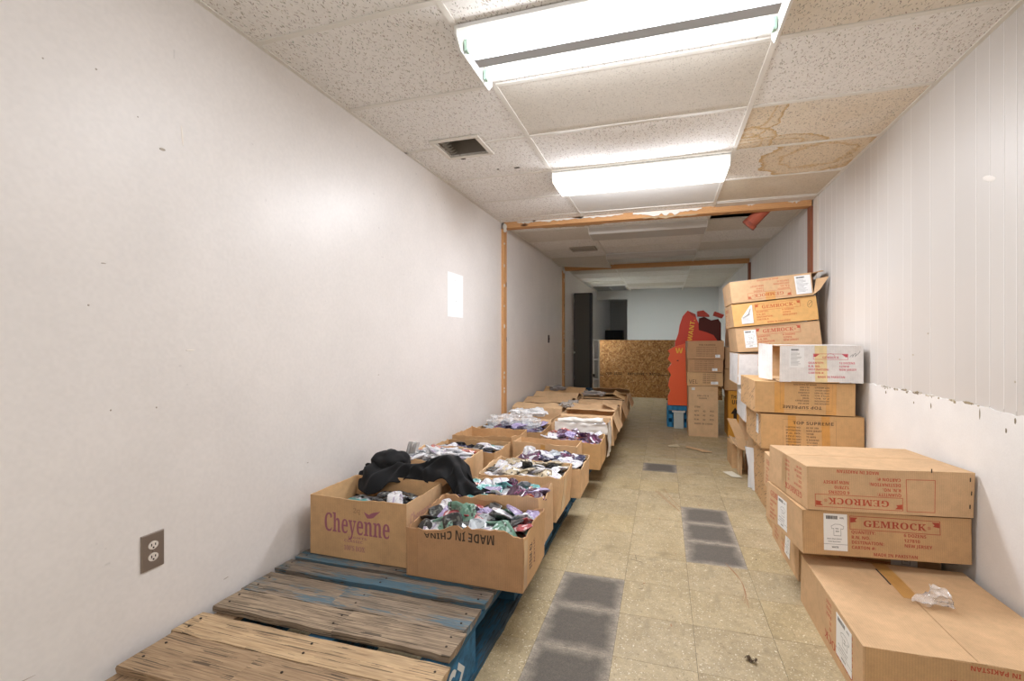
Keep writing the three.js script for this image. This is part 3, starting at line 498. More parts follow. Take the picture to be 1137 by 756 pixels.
{
  const o = thing('flue_pipe', 'short rusty red pipe poking out of the ceiling gap', 'pipe'); const a = V(0.98, 2.52, 4.92), b = V(0.765, 2.29, 5.02), dir = b.clone().sub(a);
  const s = []; const R = 0.058; for (const [r, t] of [[R, 0], [R, 0.86], [R + 0.006, 0.87], [R + 0.006, 1], [R - 0.006, 1], [R - 0.006, 0.5]]) s.push(new THREE.Vector2(r, t * dir.length()));
  o.position.copy(a); o.quaternion.setFromUnitVectors(Y3, dir.clone().normalize());
  part('pipe_wall', new THREE.LatheGeometry(s, 24), std({ roughness: 0.7, map: tex(perPixel(256, 256, (u, v) => { const t = fbm(u * 8, v * 8, 2); return mix3([192, 98, 70], [120, 58, 44], clamp(t * 1.6 - 0.4)); })) }), o);
  const cap = new THREE.CylinderGeometry(R - 0.008, R - 0.008, 0.01, 20); part('pipe_plug', cap, std({ color: 0x3a2b24, roughness: 0.9 }), o, 0, dir.length() * 0.86, 0);
  const rim = new THREE.TorusGeometry(R, 0.007, 8, 24); rim.rotateX(Math.PI / 2); part('rim', rim, std({ color: 0x6d4534, roughness: 0.8 }), o, 0, dir.length() * 0.99, 0);
}

// ---------------------------------------------------------------- things on the left wall
{
  const o = thing('wall_outlet', 'brushed steel electrical outlet low on the bare wall', 'outlet'); o.position.set(XL, 0.505, -1.165); o.rotation.y = Math.PI / 2;
  const steel = std({ color: 0x9a8e84, roughness: 0.42, metalness: 0.75 }), ivory = std({ color: 0xd8cfc4, roughness: 0.4 }), blk = std({ color: 0x241f1b, roughness: 0.6 });
  const s = new THREE.Shape(); s.moveTo(-0.035, -0.057); s.lineTo(0.035, -0.057); s.lineTo(0.035, 0.057); s.lineTo(-0.035, 0.057); s.closePath();
  for (const y of [-0.0195, 0.0195]) { const h = new THREE.Path(); h.absellipse(0, y, 0.0175, 0.0145, 0, Math.PI * 2); s.holes.push(h); }
  part('cover_plate', new THREE.ExtrudeGeometry(s, { depth: 0.003, bevelEnabled: true, bevelSize: 0.0025, bevelThickness: 0.0025, bevelSegments: 2, curveSegments: 24 }), steel, o);
  for (const y of [-0.0195, 0.0195]) {
    const g = new THREE.CylinderGeometry(1, 1, 0.006, 28); g.rotateX(Math.PI / 2); g.scale(0.0165, 0.0135, 1); const f = part('receptacle', g, ivory, o, 0, y, 0.004);
    part('slot', new THREE.BoxGeometry(0.0028, 0.009, 0.002), blk, f, -0.0063, 0.002, 0.0028); part('slot', new THREE.BoxGeometry(0.0028, 0.007, 0.002), blk, f, 0.0063, 0.002, 0.0028);
    const q = new THREE.CylinderGeometry(0.0028, 0.0028, 0.002, 12); q.rotateX(Math.PI / 2); part('earth_hole', q, blk, f, 0, -0.0075, 0.0028);
  }
  const k = new THREE.CylinderGeometry(0.0032, 0.0032, 0.002, 12); k.rotateX(Math.PI / 2); part('screw', k, std({ color: 0xb0a59a, roughness: 0.3, metalness: 0.9 }), o, 0, 0, 0.0062);
}
{
  const g = uvBy(boxGeo(XL, XL + 0.0012, 1.396, 1.753, 3.463, 3.767), (x, y, z) => [-z, y]); const m = new THREE.Mesh(g, std({ color: 0xf4f6f6, roughness: 0.55 })); m.castShadow = m.receiveShadow = true;
  const o = thing('paper_sheet', 'bright white sheet stuck on the long bare wall', 'sheet'); o.position.set(XL, 1.575, -3.615); m.geometry.translate(-XL, -1.575, 3.615); m.name = 'sheet'; o.add(m);
  for (const [y, d] of [[0.12, 0], [-0.05, 0.01]]) { const q = new THREE.SphereGeometry(0.004, 8, 6); q.scale(0.3, 1, 1.6); part('tack_mark', q, std({ color: 0xc9cbc9 }), o, 0.0012, y, -d); }
}
{
  const o = thing('light_switch', 'small black switch plate on the wall past the first stud', 'switch'); o.position.set(XL, 1.229, -6.956); o.rotation.y = Math.PI / 2;
  part('cover_plate', new RoundedBoxGeometry(0.07, 0.115, 0.008, 2, 0.003), std({ color: 0x26221f, roughness: 0.5 }), o, 0, 0, 0.004); part('toggle', new RoundedBoxGeometry(0.012, 0.026, 0.014, 2, 0.003), std({ color: 0x15130f, roughness: 0.4 }), o, 0, 0, 0.011);
}

// ---------------------------------------------------------------- pallets
function weathered(s, a, b, paint, cover) {
  return std({ roughness: 0.85, map: tex(perPixel(1024, 128, (u, v, x, y) => {
    const bend = 0.1 * (noise(u * 4, v * 2, s) - 0.5), g = noise(u * 14, (v + bend) * 46, s), f = noise(u * 60, v * 128, s + 3); let c = mix3(a, b, clamp(0.6 * g + 0.4 * f));
    if (g > 0.78) c = c.map((q) => q * (1 - 0.9 * (g - 0.78))); 
    if (noise(u * 9, v * 60, s + 9) > 0.8) c = c.map((q) => q * 0.6);
    if (paint) { const p = fbm(u * 5 + s, v * 3) + 0.35 * (noise(u * 50, v * 60, s) - 0.5); if (p > cover) c = mix3(c, paint, clamp((p - cover) * 7) * (0.72 + 0.25 * f)); }
    const k = 1 + 0.16 * (fbm(u * 12, v * 5, s + 7) - 0.5); return c.map((q) => clamp(q * k, 0, 255));
  })) });
}
const PW = { tan: weathered(1, [204, 176, 138], [160, 130, 96]), brown: weathered(2, [182, 154, 120], [130, 104, 78]), grey: weathered(3, [182, 160, 132], [110, 93, 76]), greyblue: weathered(4, [166, 146, 122], [104, 92, 80], [82, 106, 120], 0.56), blue: weathered(5, [150, 132, 112], [92, 86, 80], [74, 108, 126], 0.47), deep: weathered(6, [70, 88, 98], [44, 58, 68], [38, 92, 122], 0.4) };
const nailMat = std({ color: 0x33271f, roughness: 0.6, metalness: 0.4 });
function plank(x0, x1, y0, y1, d0, d1, seed, wear = 1, alongD = false) {
  const L = alongD ? d1 - d0 : x1 - x0, Wd = alongD ? x1 - x0 : d1 - d0, g = new THREE.BoxGeometry(L, y1 - y0, Wd, 28, 2, 3), p = g.attributes.position, off = noise(seed, 3.3);
  for (let i = 0; i < p.count; i++) { const x = p.getX(i), y = p.getY(i), z = p.getZ(i), e = Math.abs(z) > Wd / 2 - 0.001 ? 1 : 0, q = Math.abs(x) > L / 2 - 0.001 ? 1 : 0; p.setZ(i, z + wear * e * 0.006 * (noise(x * 9 + seed, z * 3, 5) - 0.5) + wear * e * 0.004 * (noise(x * 40 + seed, z) - 0.5)); p.setY(i, y + wear * 0.003 * (noise(x * 3 + seed, z * 6, 2) - 0.5) - wear * (e && y > 0 ? 0.002 * noise(x * 25 + seed, 1) : 0)); p.setX(i, x + wear * q * 0.012 * (noise(z * 60 + seed, y * 90) - 0.5)); }
  g.computeVertexNormals(); uvBy(g, (x, y, z) => [x / 1.3 + 0.5 + off, z / 0.16 + y * 6 + off * 3]); if (alongD) g.rotateY(Math.PI / 2); g.translate((x0 + x1) / 2, (y0 + y1) / 2, -(d0 + d1) / 2); return g;
}
const logoMat = std({ roughness: 0.8, map: tex(canvas(384, 160, (c, w, h) => { c.drawImage(perPixel(w, h, (u, v) => { const k = 1 + 0.5 * (fbm(u * 12, v * 8, 3) - 0.5); return [46 * k, 104 * k, 140 * k]; }), 0, 0); c.strokeStyle = '#d9dcd8'; c.lineWidth = 24; c.beginPath(); c.arc(110, 84, 44, 0.7, 5.6); c.stroke(); c.beginPath(); c.moveTo(170, 40); c.lineTo(230, 84); c.lineTo(170, 128); c.stroke(); })) });
const DECK = 0.22;
function pallet(label, d0, boards, seed, xr = -0.63) {
  const o = thing('pallet', label, 'pallet', -1.12, 0, d0, 'wooden pallets in a row along the wall'), T = (g) => { g.translate(1.12, 0, d0); return g; }, L = 1.21, r = mulberry(seed);
  boards.forEach(([a, b, m, x1 = xr, x0 = -1.6, up = 0], i) => {
    const t = T(plank(x0, x1, DECK - 0.024, DECK - 0.001 + up * 0, a, b, seed * 10 + i)); const bd = part('deck_board', t, PW[m], o);
    for (const x of [x0 + 0.035, (x0 + x1) / 2 + 0.02, x1 - 0.035]) for (const f of [0.3, 0.7]) { const n = new THREE.CylinderGeometry(0.0042, 0.0042, 0.003, 8); n.translate(x + 0.01 * (r() - 0.5), DECK - 0.0008, -(a + (b - a) * f)); part('nail_head', T(n), nailMat, bd); }
  });
  for (const x of [-1.585, -1.16, -0.735]) {
    part('stringer_board', T(plank(x, x + 0.095, DECK - 0.05, DECK - 0.026, d0 - (x < -1.5 && d0 < 1.1 ? 0.06 : 0), d0 + L, seed + x, 1, true)), x < -1.5 ? PW.brown : PW.deep, o);
    for (const [a, b] of [[0.01, 0.12], [0.3, 0.58], [L - 0.16, L - 0.01]]) { const g = boxGeo(x + 0.002, x + 0.09, 0.024, DECK - 0.052, d0 + a, d0 + b); part('block', T(uvBy(g, (X, Y, Z) => [(-Z - d0 - a) / (b - a), (Y - 0.024) / 0.146])), x > -0.8 && a > 0.2 && a < 0.5 ? logoMat : PW.deep, o); }
    part('bottom_board', T(plank(x - 0.005, x + 0.1, 0.001, 0.023, d0, d0 + L, seed + x * 2, 1, true)), PW.deep, o);
  }
  return o;
}
pallet('bare worn pallet of brown and blue-stained boards below the wall outlet', 1.03, [[1.03, 1.208, 'brown', -0.62, -1.585], [1.212, 1.327, 'tan', -0.615, -1.6], [1.372, 1.497, 'grey', -0.635], [1.5, 1.645, 'greyblue', -0.64], [1.678, 1.768, 'blue', -0.635, -1.605], [1.792, 1.885, 'blue'], [1.93, 2.05, 'blue'], [2.1, 2.235, 'blue']], 5);
for (const [d, t] of [[2.28, 'blue pallet under the cartons of purple and animal-print packets'], [3.53, 'pallet under the cartons draped with white plastic'], [4.78, 'pallet under the flat-topped brown cartons past the stud'], [6.03, 'pallet at the far end of the carton row']]) pallet(t, d, [0, 1, 2, 3, 4, 5, 6].map((k) => [d + k * 0.178, d + k * 0.178 + 0.12, 'blue']), Math.round(d * 10));

// ---------------------------------------------------------------- packets
const pillow = [1, 2, 3, 4].map((s) => {
  const g = new THREE.SphereGeometry(1, 12, 8), p = g.attributes.position; for (let i = 0; i < p.count; i++) { let x = p.getX(i), y = p.getY(i), z = p.getZ(i); const sq = (a) => Math.sign(a) * Math.abs(a) ** 0.5; x = sq(x); z = sq(z); const k = 0.7 * (noise(x * 2.2 + s * 5, z * 2.2, 1) - 0.5) + 0.5 * (noise(x * 6 + s, z * 6, 3) - 0.5); p.setXYZ(i, x * 0.06 * (1 + 0.1 * (noise(z * 3, s) - 0.5)), y * 0.008 + k * 0.016, z * 0.043 * (1 + 0.14 * (noise(x * 3, s + 2) - 0.5))); }
  const g2 = g.toNonIndexed(); g2.computeVertexNormals(); uvBy(g2, (x, y, z) => [x / 0.13 + 0.5, z / 0.1 + 0.5]); return g2;
});
function packetMat(base, marks, seed, gloss = 0.9) {
  const r = mulberry(seed); return phys({ roughness: 0.35, clearcoat: gloss, clearcoatRoughness: 0.12, map: tex(canvas(96, 72, (c, w, h) => { c.fillStyle = base; c.fillRect(0, 0, w, h); for (let i = 0; i < 26; i++) { c.fillStyle = marks[Math.floor(r() * marks.length)]; c.globalAlpha = 0.75; c.save(); c.translate(r() * w, r() * h); c.rotate(r() * 3); c.fillRect(0, 0, 4 + r() * 26, 2 + r() * 6); c.restore(); } })) });
}
const PK = {
  purple: packetMat('#4a2440', ['#7a3a62', '#2a1526', '#b8a4bc', '#9c4a7c', '#1d1018'], 1), black: packetMat('#1b1b1c', ['#333', '#0c0c0c', '#6d7266', '#8a8f8a'], 2), white: packetMat('#d9d8da', ['#fff', '#b7bac4', '#9a8aa8', '#e9e4e0'], 3), silver: packetMat('#aeb4b8', ['#e4e8ea', '#7a8087', '#d0d4d8', '#565b60'], 4),
  green: packetMat('#6f9a86', ['#1f5c46', '#d8e4dc', '#ffffff', '#2c2c2c', '#a6c8b8'], 5), red: packetMat('#b04a4e', ['#e9d3cf', '#2a2a2a', '#7c2430', '#fff'], 6), print: packetMat('#b9a98c', ['#2e261e', '#5b4a36', '#e6dcc4', '#16120e'], 7, 0.4), lilac: packetMat('#a79ac0', ['#6d5a94', '#e8e2f0', '#4a3b62', '#d8c8e4'], 8), coral: packetMat('#c46a58', ['#7c2f48', '#f0d8cc', '#5b2038', '#e09078'], 9), teal: packetMat('#5fa8a6', ['#2f6c74', '#d8ecec', '#a8d4d0'], 10), navy: packetMat('#2c2c4a', ['#5a5a80', '#c8c8d8', '#16162a', '#84587a'], 11),
};
const PKNAME = { purple: 'dark purple', black: 'black', white: 'white', silver: 'silvery clear', green: 'green and white', red: 'red', print: 'animal-print', lilac: 'lilac', coral: 'coral pink', teal: 'teal', navy: 'navy' };
const fillerMat = phys({ vertexColors: true, roughness: 0.35, clearcoat: 0.7 });
// heap of packets in an open carton: level is the height above the carton's floor
function heap(c, level, n, palette, where, seed, { u = [0.04, 0.96], v = [0.04, 0.96], tilt = 0.5, mound = 0.02, size = 0.9 } = {}) {
  const r = mulberry(seed), { W, D } = c, y0 = level, g = new THREE.PlaneGeometry(W - 0.03, D - 0.03, 40, 28); g.rotateX(-Math.PI / 2);
  const hgt = (x, z) => y0 + mound * Math.cos(x / W * Math.PI) * Math.cos(z / D * Math.PI) + 0.016 * (noise(x * 22 + seed, z * 22) - 0.5);
  const p = g.attributes.position, col = [], cc = new THREE.Color(), base = palette.map((k) => ({ purple: 0x4a2440, black: 0x202020, white: 0xcfced2, silver: 0xa8adb0, green: 0x6f9a86, red: 0xa05052, print: 0xa8987c, lilac: 0xa79ac0, coral: 0xb4685a, teal: 0x5fa8a6, navy: 0x34344f })[k]);
  for (let i = 0; i < p.count; i++) { const x = p.getX(i), z = p.getZ(i); p.setY(i, hgt(x, z) - 0.014 + 0.014 * (noise(x * 60, z * 60, seed) - 0.5)); cc.set(base[Math.floor(noise(x * 30 + seed, z * 30, 4) * base.length) % base.length]); col.push(cc.r, cc.g, cc.b); }
  g.setAttribute('color', new THREE.Float32BufferAttribute(col, 3)); const f = g.toNonIndexed(); f.computeVertexNormals();
  const o = new THREE.Group(); o.name = numbered('packet_heap'); o.position.copy(c.g.position); o.rotation.copy(c.g.rotation); scene.add(o); o.userData = { label: 'deeper layer of small plastic packets ' + where, category: 'packets', kind: 'stuff' }; part('packet_layer', f, fillerMat, o);
  const cols = Math.ceil(Math.sqrt(n * W / D)), rows = Math.ceil(n / cols); let made = 0;
  for (let j = 0; j < rows && made < n; j++) for (let i = 0; i < cols && made < n; i++, made++) {
    const kind = palette[Math.floor(clamp(noise(i * 0.8 + seed, j * 0.8, 2) * 1.5 - 0.25 + 0.5 * (r() - 0.5), 0, 0.999) * palette.length)];
    const a = u[0] + (u[1] - u[0]) * (i + 0.5 + 0.6 * (r() - 0.5)) / cols, b = v[0] + (v[1] - v[0]) * (j + 0.5 + 0.6 * (r() - 0.5)) / rows, s = size * (0.75 + 0.5 * r()), x = clamp((a - 0.5) * W, -W / 2 + 0.055 * s, W / 2 - 0.055 * s), z = clamp((b - 0.5) * D, -D / 2 + 0.055 * s, D / 2 - 0.055 * s);
    const q = thing('plastic_packet', `${PKNAME[kind]} packet ${where}`, 'packet', 0, 0, 0, `${PKNAME[kind]} packets ${where}`);
    part('packet', pillow[Math.floor(r() * 4)], PK[kind], q); q.scale.setScalar(s); q.rotation.set((r() - 0.5) * 2 * tilt, r() * 6.28, (r() - 0.5) * 2 * tilt);
    const w = new THREE.Vector3(x, hgt(x, z) + 0.012 + 0.012 * r(), z).applyEuler(c.g.rotation).add(c.g.position); q.position.copy(w);
  }
}
// crumpled translucent film
function film(name, label, category, pts, seed, { color = 0xffffff, trans = 0.62, rough = 0.22, category2, group } = {}) {
  const o = thing(name, label, category, 0, 0, 0, group);
  const m = phys({ color, transmission: trans, thickness: 0, roughness: rough, clearcoat: 0.6 });
  const c = new THREE.Vector3(); pts.forEach(([x, y, d]) => c.add(V(x, y, d))); c.divideScalar(pts.length); let lo = Math.min(...pts.map((q) => q[1])); c.y = lo; o.position.copy(c);
  pts.forEach(([x, y, d, rx, ry, rz], k) => { const g = new THREE.IcosahedronGeometry(1, 9), p = g.attributes.position; for (let i = 0; i < p.count; i++) { const X = p.getX(i), Y = p.getY(i), Z = p.getZ(i); let n = 0.72 + 0.6 * Math.abs(noise(X * 1.5 + seed + k * 7, Y * 1.5, Z * 1.5) - 0.5) * 2 + 0.3 * Math.abs(noise(X * 3.2 + seed, Y * 3.2 + k, Z * 3.2) - 0.5) * 2 - 0.08; p.setXYZ(i, X * n * rx, Y * n * ry, Z * n * rz); } const f = g.index ? g.toNonIndexed() : g; f.computeVertexNormals(); f.translate(x - c.x, y - c.y, -d - c.z); part('film_fold', f, m, o); });
  return o;
}

// ---------------------------------------------------------------- open cartons on the pallets
const Lgroup = 'open cartons on the pallets';
function openBox(spec) { return new Carton({ name: 'open_carton', category: 'box', group: Lgroup, y: DECK + 0.004, rim: 0.016, warp: 0.006, ...spec }); }
{ // Cheyenne
  const c = openBox({ label: 'nearly empty brown carton with large purple lettering on the bare pallet', fl: [-1.555, 1.835], W: 0.5, H: 0.272, D: 0.35, tone: 'brown', seed: 3, rim: 0.006, warp: 0.003 });
  const pr = '#93526a';
  c.walls({ front: printed(0.5, 0.272, 'brown', (k, W, H) => {
    k.globalAlpha = 0.85; k.fillStyle = pr; txt(k, 'Cheyenne', 0.075, 0.158, 0.115, { font: 'serif', width: 0.345 });
    k.beginPath(); k.moveTo(0.288, 0.05); k.quadraticCurveTo(0.3, 0.058, 0.315, 0.063); k.quadraticCurveTo(0.33, 0.05, 0.372, 0.044); k.quadraticCurveTo(0.35, 0.06, 0.338, 0.073); k.quadraticCurveTo(0.325, 0.08, 0.305, 0.079); k.quadraticCurveTo(0.295, 0.068, 0.288, 0.05); k.fill();
    k.globalAlpha = 0.6; txt(k, 'LIGHTS', 0.205, 0.178, 0.014, { width: 0.1 }); txt(k, 'CLASSIC', 0.185, 0.196, 0.016, { width: 0.1 }); txt(k, '100\'S BOX', 0.185, 0.232, 0.03, { font: 'serif', width: 0.11 });
    k.globalAlpha = 0.5; k.fillStyle = '#5d4029'; txt(k, '2q', 0.232, 0.06, 0.032, { font: 'serif', bold: false });
  }), right: printed(0.35, 0.272, 'tan', (k, W, H) => { k.globalAlpha = 0.45; txt(k, 'Cheyenne', 0.03, 0.105, 0.07, { font: 'serif', width: 0.2, color: '#a0607a' }); }) });
  heap(c, 0.19, 5, ['black', 'white', 'teal'], 'lying inside the purple-lettered carton', 71, { u: [0.45, 0.85], v: [0.1, 0.5], mound: 0.0 });
}
{ // MADE IN CHINA
  const c = openBox({ label: 'taped brown carton with upside-down MADE IN CHINA print', fl: [-1.028, 1.79], W: 0.512, H: 0.222, D: 0.345, tone: 'dark', seed: 8, rim: 0.03 });
  c.walls({ front: printed(0.512, 0.222, 'dark', (k, W, H) => { turned(k, W, H); k.globalAlpha = 0.9; txt(k, 'MADE IN CHINA', W - 0.395, H - 0.018, 0.05, { width: 0.31, color: '#2f2620' }); }), right: printed(0.345, 0.222, 'brown', (k, W, H) => { k.save(); k.translate(0.12, 0.17); k.rotate(-Math.PI / 2); txt(k, 'ITEM 42', 0, 0, 0.05, { width: 0.1, color: '#3a3030' }); txt(k, 'ACRYLIC', 0.0, 0.045, 0.03, { width: 0.1, color: '#6d4036' }); k.restore(); }) });
  c.strip('front', [0.86, 0.99], [0.02, 0.96], clearTapeMat).strip('front', [0.01, 0.1], [0.02, 0.94], clearTapeMat).strip('right', [0.01, 0.14], [0.02, 0.95], clearTapeMat);
  heap(c, 0.165, 44, ['white', 'silver', 'green', 'red', 'green', 'black', 'black', 'lilac'], 'heaped in the carton with MADE IN CHINA print', 21, { tilt: 0.7, mound: 0.035 });
}
{
  const c = openBox({ label: 'brown carton of purple packets directly behind the MADE IN CHINA carton', fl: [-1.02, 2.155], W: 0.475, H: 0.235, D: 0.29, tone: 'tan', seed: 14, rim: 0.03 }); c.walls();
  heap(c, 0.185, 36, ['teal', 'lilac', 'white', 'purple', 'purple', 'silver', 'purple', 'purple', 'coral', 'purple'], 'in the carton between the garment and the aisle', 33, { tilt: 0.6, mound: 0.02 });
}
{
  const c = openBox({ label: 'carton filled with animal-print packets, its front taped down the middle', fl: [-1.0, 2.53], W: 0.46, H: 0.235, D: 0.4, tone: 'pale', seed: 19, rim: 0.02, warp: 0.012 }); c.walls();
  c.strip('front', [0.42, 0.54], [0.02, 0.9], tapeMat); c.strip('right', [0.3, 0.55], [0.1, 0.9], clearTapeMat);
  heap(c, 0.195, 34, ['print', 'print', 'white', 'print', 'white', 'black'], 'heaped in the carton with the taped front', 45, { tilt: 0.5, mound: 0.02 });
}
{
  const c = openBox({ label: 'torn carton piled with navy and purple packets behind the animal-print ones', fl: [-0.95, 2.97], W: 0.46, H: 0.2, D: 0.36, tone: 'pale', seed: 23, rim: 0.026 }); c.walls();
  heap(c, 0.155, 38, ['navy', 'purple', 'white', 'purple', 'silver', 'navy', 'purple', 'white'], 'heaped in the torn carton beside the aisle', 57, { tilt: 0.6, mound: 0.03 });
}
{
  const c = openBox({ label: 'empty tan carton with a plain wide front and a small tape patch', fl: [-1.07, 3.405], W: 0.485, H: 0.228, D: 0.215, tone: 'pale', seed: 29, rim: 0.01 }); c.walls(); c.strip('front', [0.44, 0.51], [0.55, 0.97], amberTapeMat);
}
{
  const c = openBox({ label: 'brown carton with pink and purple packets before the white plastic', fl: [-0.93, 3.66], W: 0.47, H: 0.205, D: 0.36, tone: 'gold', seed: 34, rim: 0.016 }); c.walls(); 
  heap(c, 0.19, 16, ['purple', 'lilac', 'coral', 'white'], 'in the carton ahead of the white plastic', 61, { tilt: 0.5 });
}
{ // left file
  const c0 = openBox({ label: 'brown carton hidden below the black garment behind the purple-lettered carton', fl: [-1.575, 2.225], W: 0.5, H: 0.235, D: 0.36, tone: 'brown', seed: 38, rim: 0.01 }); c0.walls();
  const c = openBox({ label: 'tan carton with white packs and crumpled foil beside the wall', fl: [-1.585, 2.64], W: 0.43, H: 0.255, D: 0.37, tone: 'pale', seed: 41, rim: 0.016 }); c.walls(); c.strip('right', [0.35, 0.6], [0.05, 0.95], clearTapeMat);
  heap(c, 0.225, 16, ['white', 'silver', 'white', 'coral'], 'in the carton with crumpled foil', 77, { tilt: 0.5, size: 1.2 });
  const d = openBox({ label: 'open brown carton of black and pale packets against the wall', fl: [-1.59, 3.055], W: 0.5, H: 0.225, D: 0.36, tone: 'brown', seed: 46, rim: 0.022 }); d.walls();
  heap(d, 0.165, 22, ['teal', 'black', 'silver', 'white', 'black', 'navy'], 'in the brown carton against the wall', 83, { tilt: 0.5 });
  const e = openBox({ label: 'empty brown carton with a wide torn rim against the wall', fl: [-1.59, 3.46], W: 0.5, H: 0.24, D: 0.42, tone: 'brown', seed: 50, rim: 0.02 }); e.walls();
  const f = openBox({ label: 'brown carton under the heap of clear plastic bags', fl: [-1.59, 3.93], W: 0.6, H: 0.205, D: 0.5, tone: 'brown', seed: 55, rim: 0.014 }); f.walls();
  heap(f, 0.17, 18, ['purple', 'navy', 'lilac', 'silver'], 'under the clear plastic bags', 91, { tilt: 0.5, mound: 0.03 });
}
{ // plastic-lined carton and those beyond
  const c = openBox({ label: 'carton lined with white plastic folded over its rim', fl: [-0.93, 4.085], W: 0.47, H: 0.27, D: 0.4, tone: 'tan', seed: 60, rim: 0.012 }); c.walls();
  const poly = phys({ color: 0xf3eee6, roughness: 0.32, transmission: 0.25, thickness: 0, clearcoat: 0.4 }), pm = [poly, poly];
  const fold = (P, i, j) => { P.y += 0.012 * (noise(i * 8, j * 3, 3) - 0.5); P.z += 0.012 * (noise(i * 9, j * 5, 8) - 0.5); P.x += 0.006 * (noise(i * 5, j * 9, 4) - 0.5); };
  part('plastic_liner', slab(new THREE.Vector3(-0.2, 0.19, 0.212), X3, Y3, Z3, 0.45, 0.09, 26, 6, 0.002, fold), pm, c.g);
  part('plastic_liner', slab(new THREE.Vector3(0.245, 0.0, 0.205), new THREE.Vector3(0, 0, -1), Y3, X3, 0.24, 0.275, 16, 16, 0.002, (P, i, j) => { P.x += 0.02 * (noise(i * 6, j * 3, 3)) ; P.y += 0.03 * (noise(i * 4, 2) - 0.5) * (1 - j); }), pm, c.g);
  const roll = tube([[-0.19, 0.275, 0.13], [-0.08, 0.285, 0.1], [0.05, 0.28, 0.11], [0.2, 0.29, 0.1]].map((q) => new THREE.Vector3(...q)), 0.024, 30, 12); { const p = roll.attributes.position; for (let i = 0; i < p.count; i++) { const k = 0.014 * (noise(p.getX(i) * 50, p.getY(i) * 60, p.getZ(i) * 60) - 0.5); p.setY(i, p.getY(i) + k); p.setZ(i, p.getZ(i) + k); } roll.computeVertexNormals(); } part('plastic_roll', roll, poly, c.g);
  heap(c, 0.2, 8, ['white', 'silver'], 'inside the plastic-lined carton', 97, { v: [0.0, 0.5], size: 1.2 });
  const back = [[4.55, -0.93, 0.485, 0.28, 0.4, 'brown carton with folded front flap just past the white plastic'], [5.02, -0.94, 0.48, 0.26, 0.42, 'brown carton with half-closed flaps beside the aisle, past the folded one'], [5.5, -0.94, 0.49, 0.265, 0.42, 'brown carton near grey film, third past the white plastic'], [5.98, -0.94, 0.49, 0.26, 0.42, 'tan carton with a shadowed side, second from the end by the aisle'], [6.5, -0.95, 0.5, 0.25, 0.48, 'pale carton at the end of the aisle file']];
  back.forEach(([d, x, W, H, D, label], i) => { const q = openBox({ label, fl: [x, d], W, H, D, tone: ['pale', 'tan', 'tan', 'gold', 'pale'][i], seed: 100 + i * 7, rim: 0.008 }); q.walls(); q.flap('front', D * 0.44, i === 0 ? 160 : -70 - i * 4, { curl: 0.01 }); q.flap('back', D * 0.46, -78 + i * 3, { curl: 0.02 }); q.flap('right', 0.16, i % 2 ? -60 : 165, { curl: 0.01 }); });
  const lft = [[4.5, -1.57, 0.55, 0.22, 0.42, 'brown carton against the wall with white film on top'], [5.0, -1.58, 0.56, 0.26, 0.4, 'flat-topped tan carton against the wall after the white film'], [5.45, -1.58, 0.56, 0.265, 0.4, 'flat-topped carton against the wall, second after the white film'], [5.9, -1.58, 0.56, 0.265, 0.42, 'flat-topped carton against the wall, third after the white film'], [6.4, -1.58, 0.56, 0.255, 0.5, 'carton against the wall at the far end below the dark cabinet']];
  lft.forEach(([d, x, W, H, D, label], i) => { const q = openBox({ label, fl: [x, d], W, H, D, tone: ['tan', 'pale', 'tan', 'pale', 'brown'][i], seed: 150 + i * 9, rim: 0.008 }); q.walls(); if (i) { q.flap('front', D * 0.47, -80 + i * 3, { curl: 0.012 }); q.flap('back', D * 0.47, -74, { curl: 0.015 }); } else q.flap('front', 0.1, 150); });
}
// plastic film and bags
film('plastic_bag', 'heap of clear crumpled plastic bags against the wall by the stud', 'plastic bag', [[-1.42, 0.465, 4.2, 0.12, 0.06, 0.1], [-1.27, 0.47, 4.32, 0.13, 0.055, 0.1], [-1.14, 0.455, 4.2, 0.1, 0.045, 0.09]], 5, { trans: 0.7, rough: 0.15 });
film('plastic_bag', 'bright white crumpled film on the carton past the clear bags', 'plastic film', [[-1.4, 0.475, 4.72, 0.12, 0.04, 0.1], [-1.24, 0.475, 4.74, 0.12, 0.045, 0.1]], 9, { trans: 0.2, rough: 0.3 });
film('plastic_bag', 'grey crumpled film tucked between the brown cartons', 'plastic film', [[-0.99, 0.51, 5.1, 0.07, 0.035, 0.1], [-0.97, 0.5, 5.35, 0.06, 0.035, 0.12]], 15, { trans: 0.4, rough: 0.3, color: 0xd8d0c8 });
film('plastic_bag', 'grey crumpled film on the far cartons before the white rack', 'plastic film', [[-0.86, 0.535, 6.12, 0.12, 0.035, 0.1], [-0.76, 0.535, 6.1, 0.07, 0.03, 0.07]], 19, { trans: 0.4, rough: 0.3, color: 0xc8c0ba });
film('plastic_bag', 'dark grey film on the last carton against the wall', 'plastic film', [[-1.4, 0.535, 6.6, 0.14, 0.04, 0.14]], 25, { trans: 0.4, rough: 0.3, color: 0xb0a8a4 });
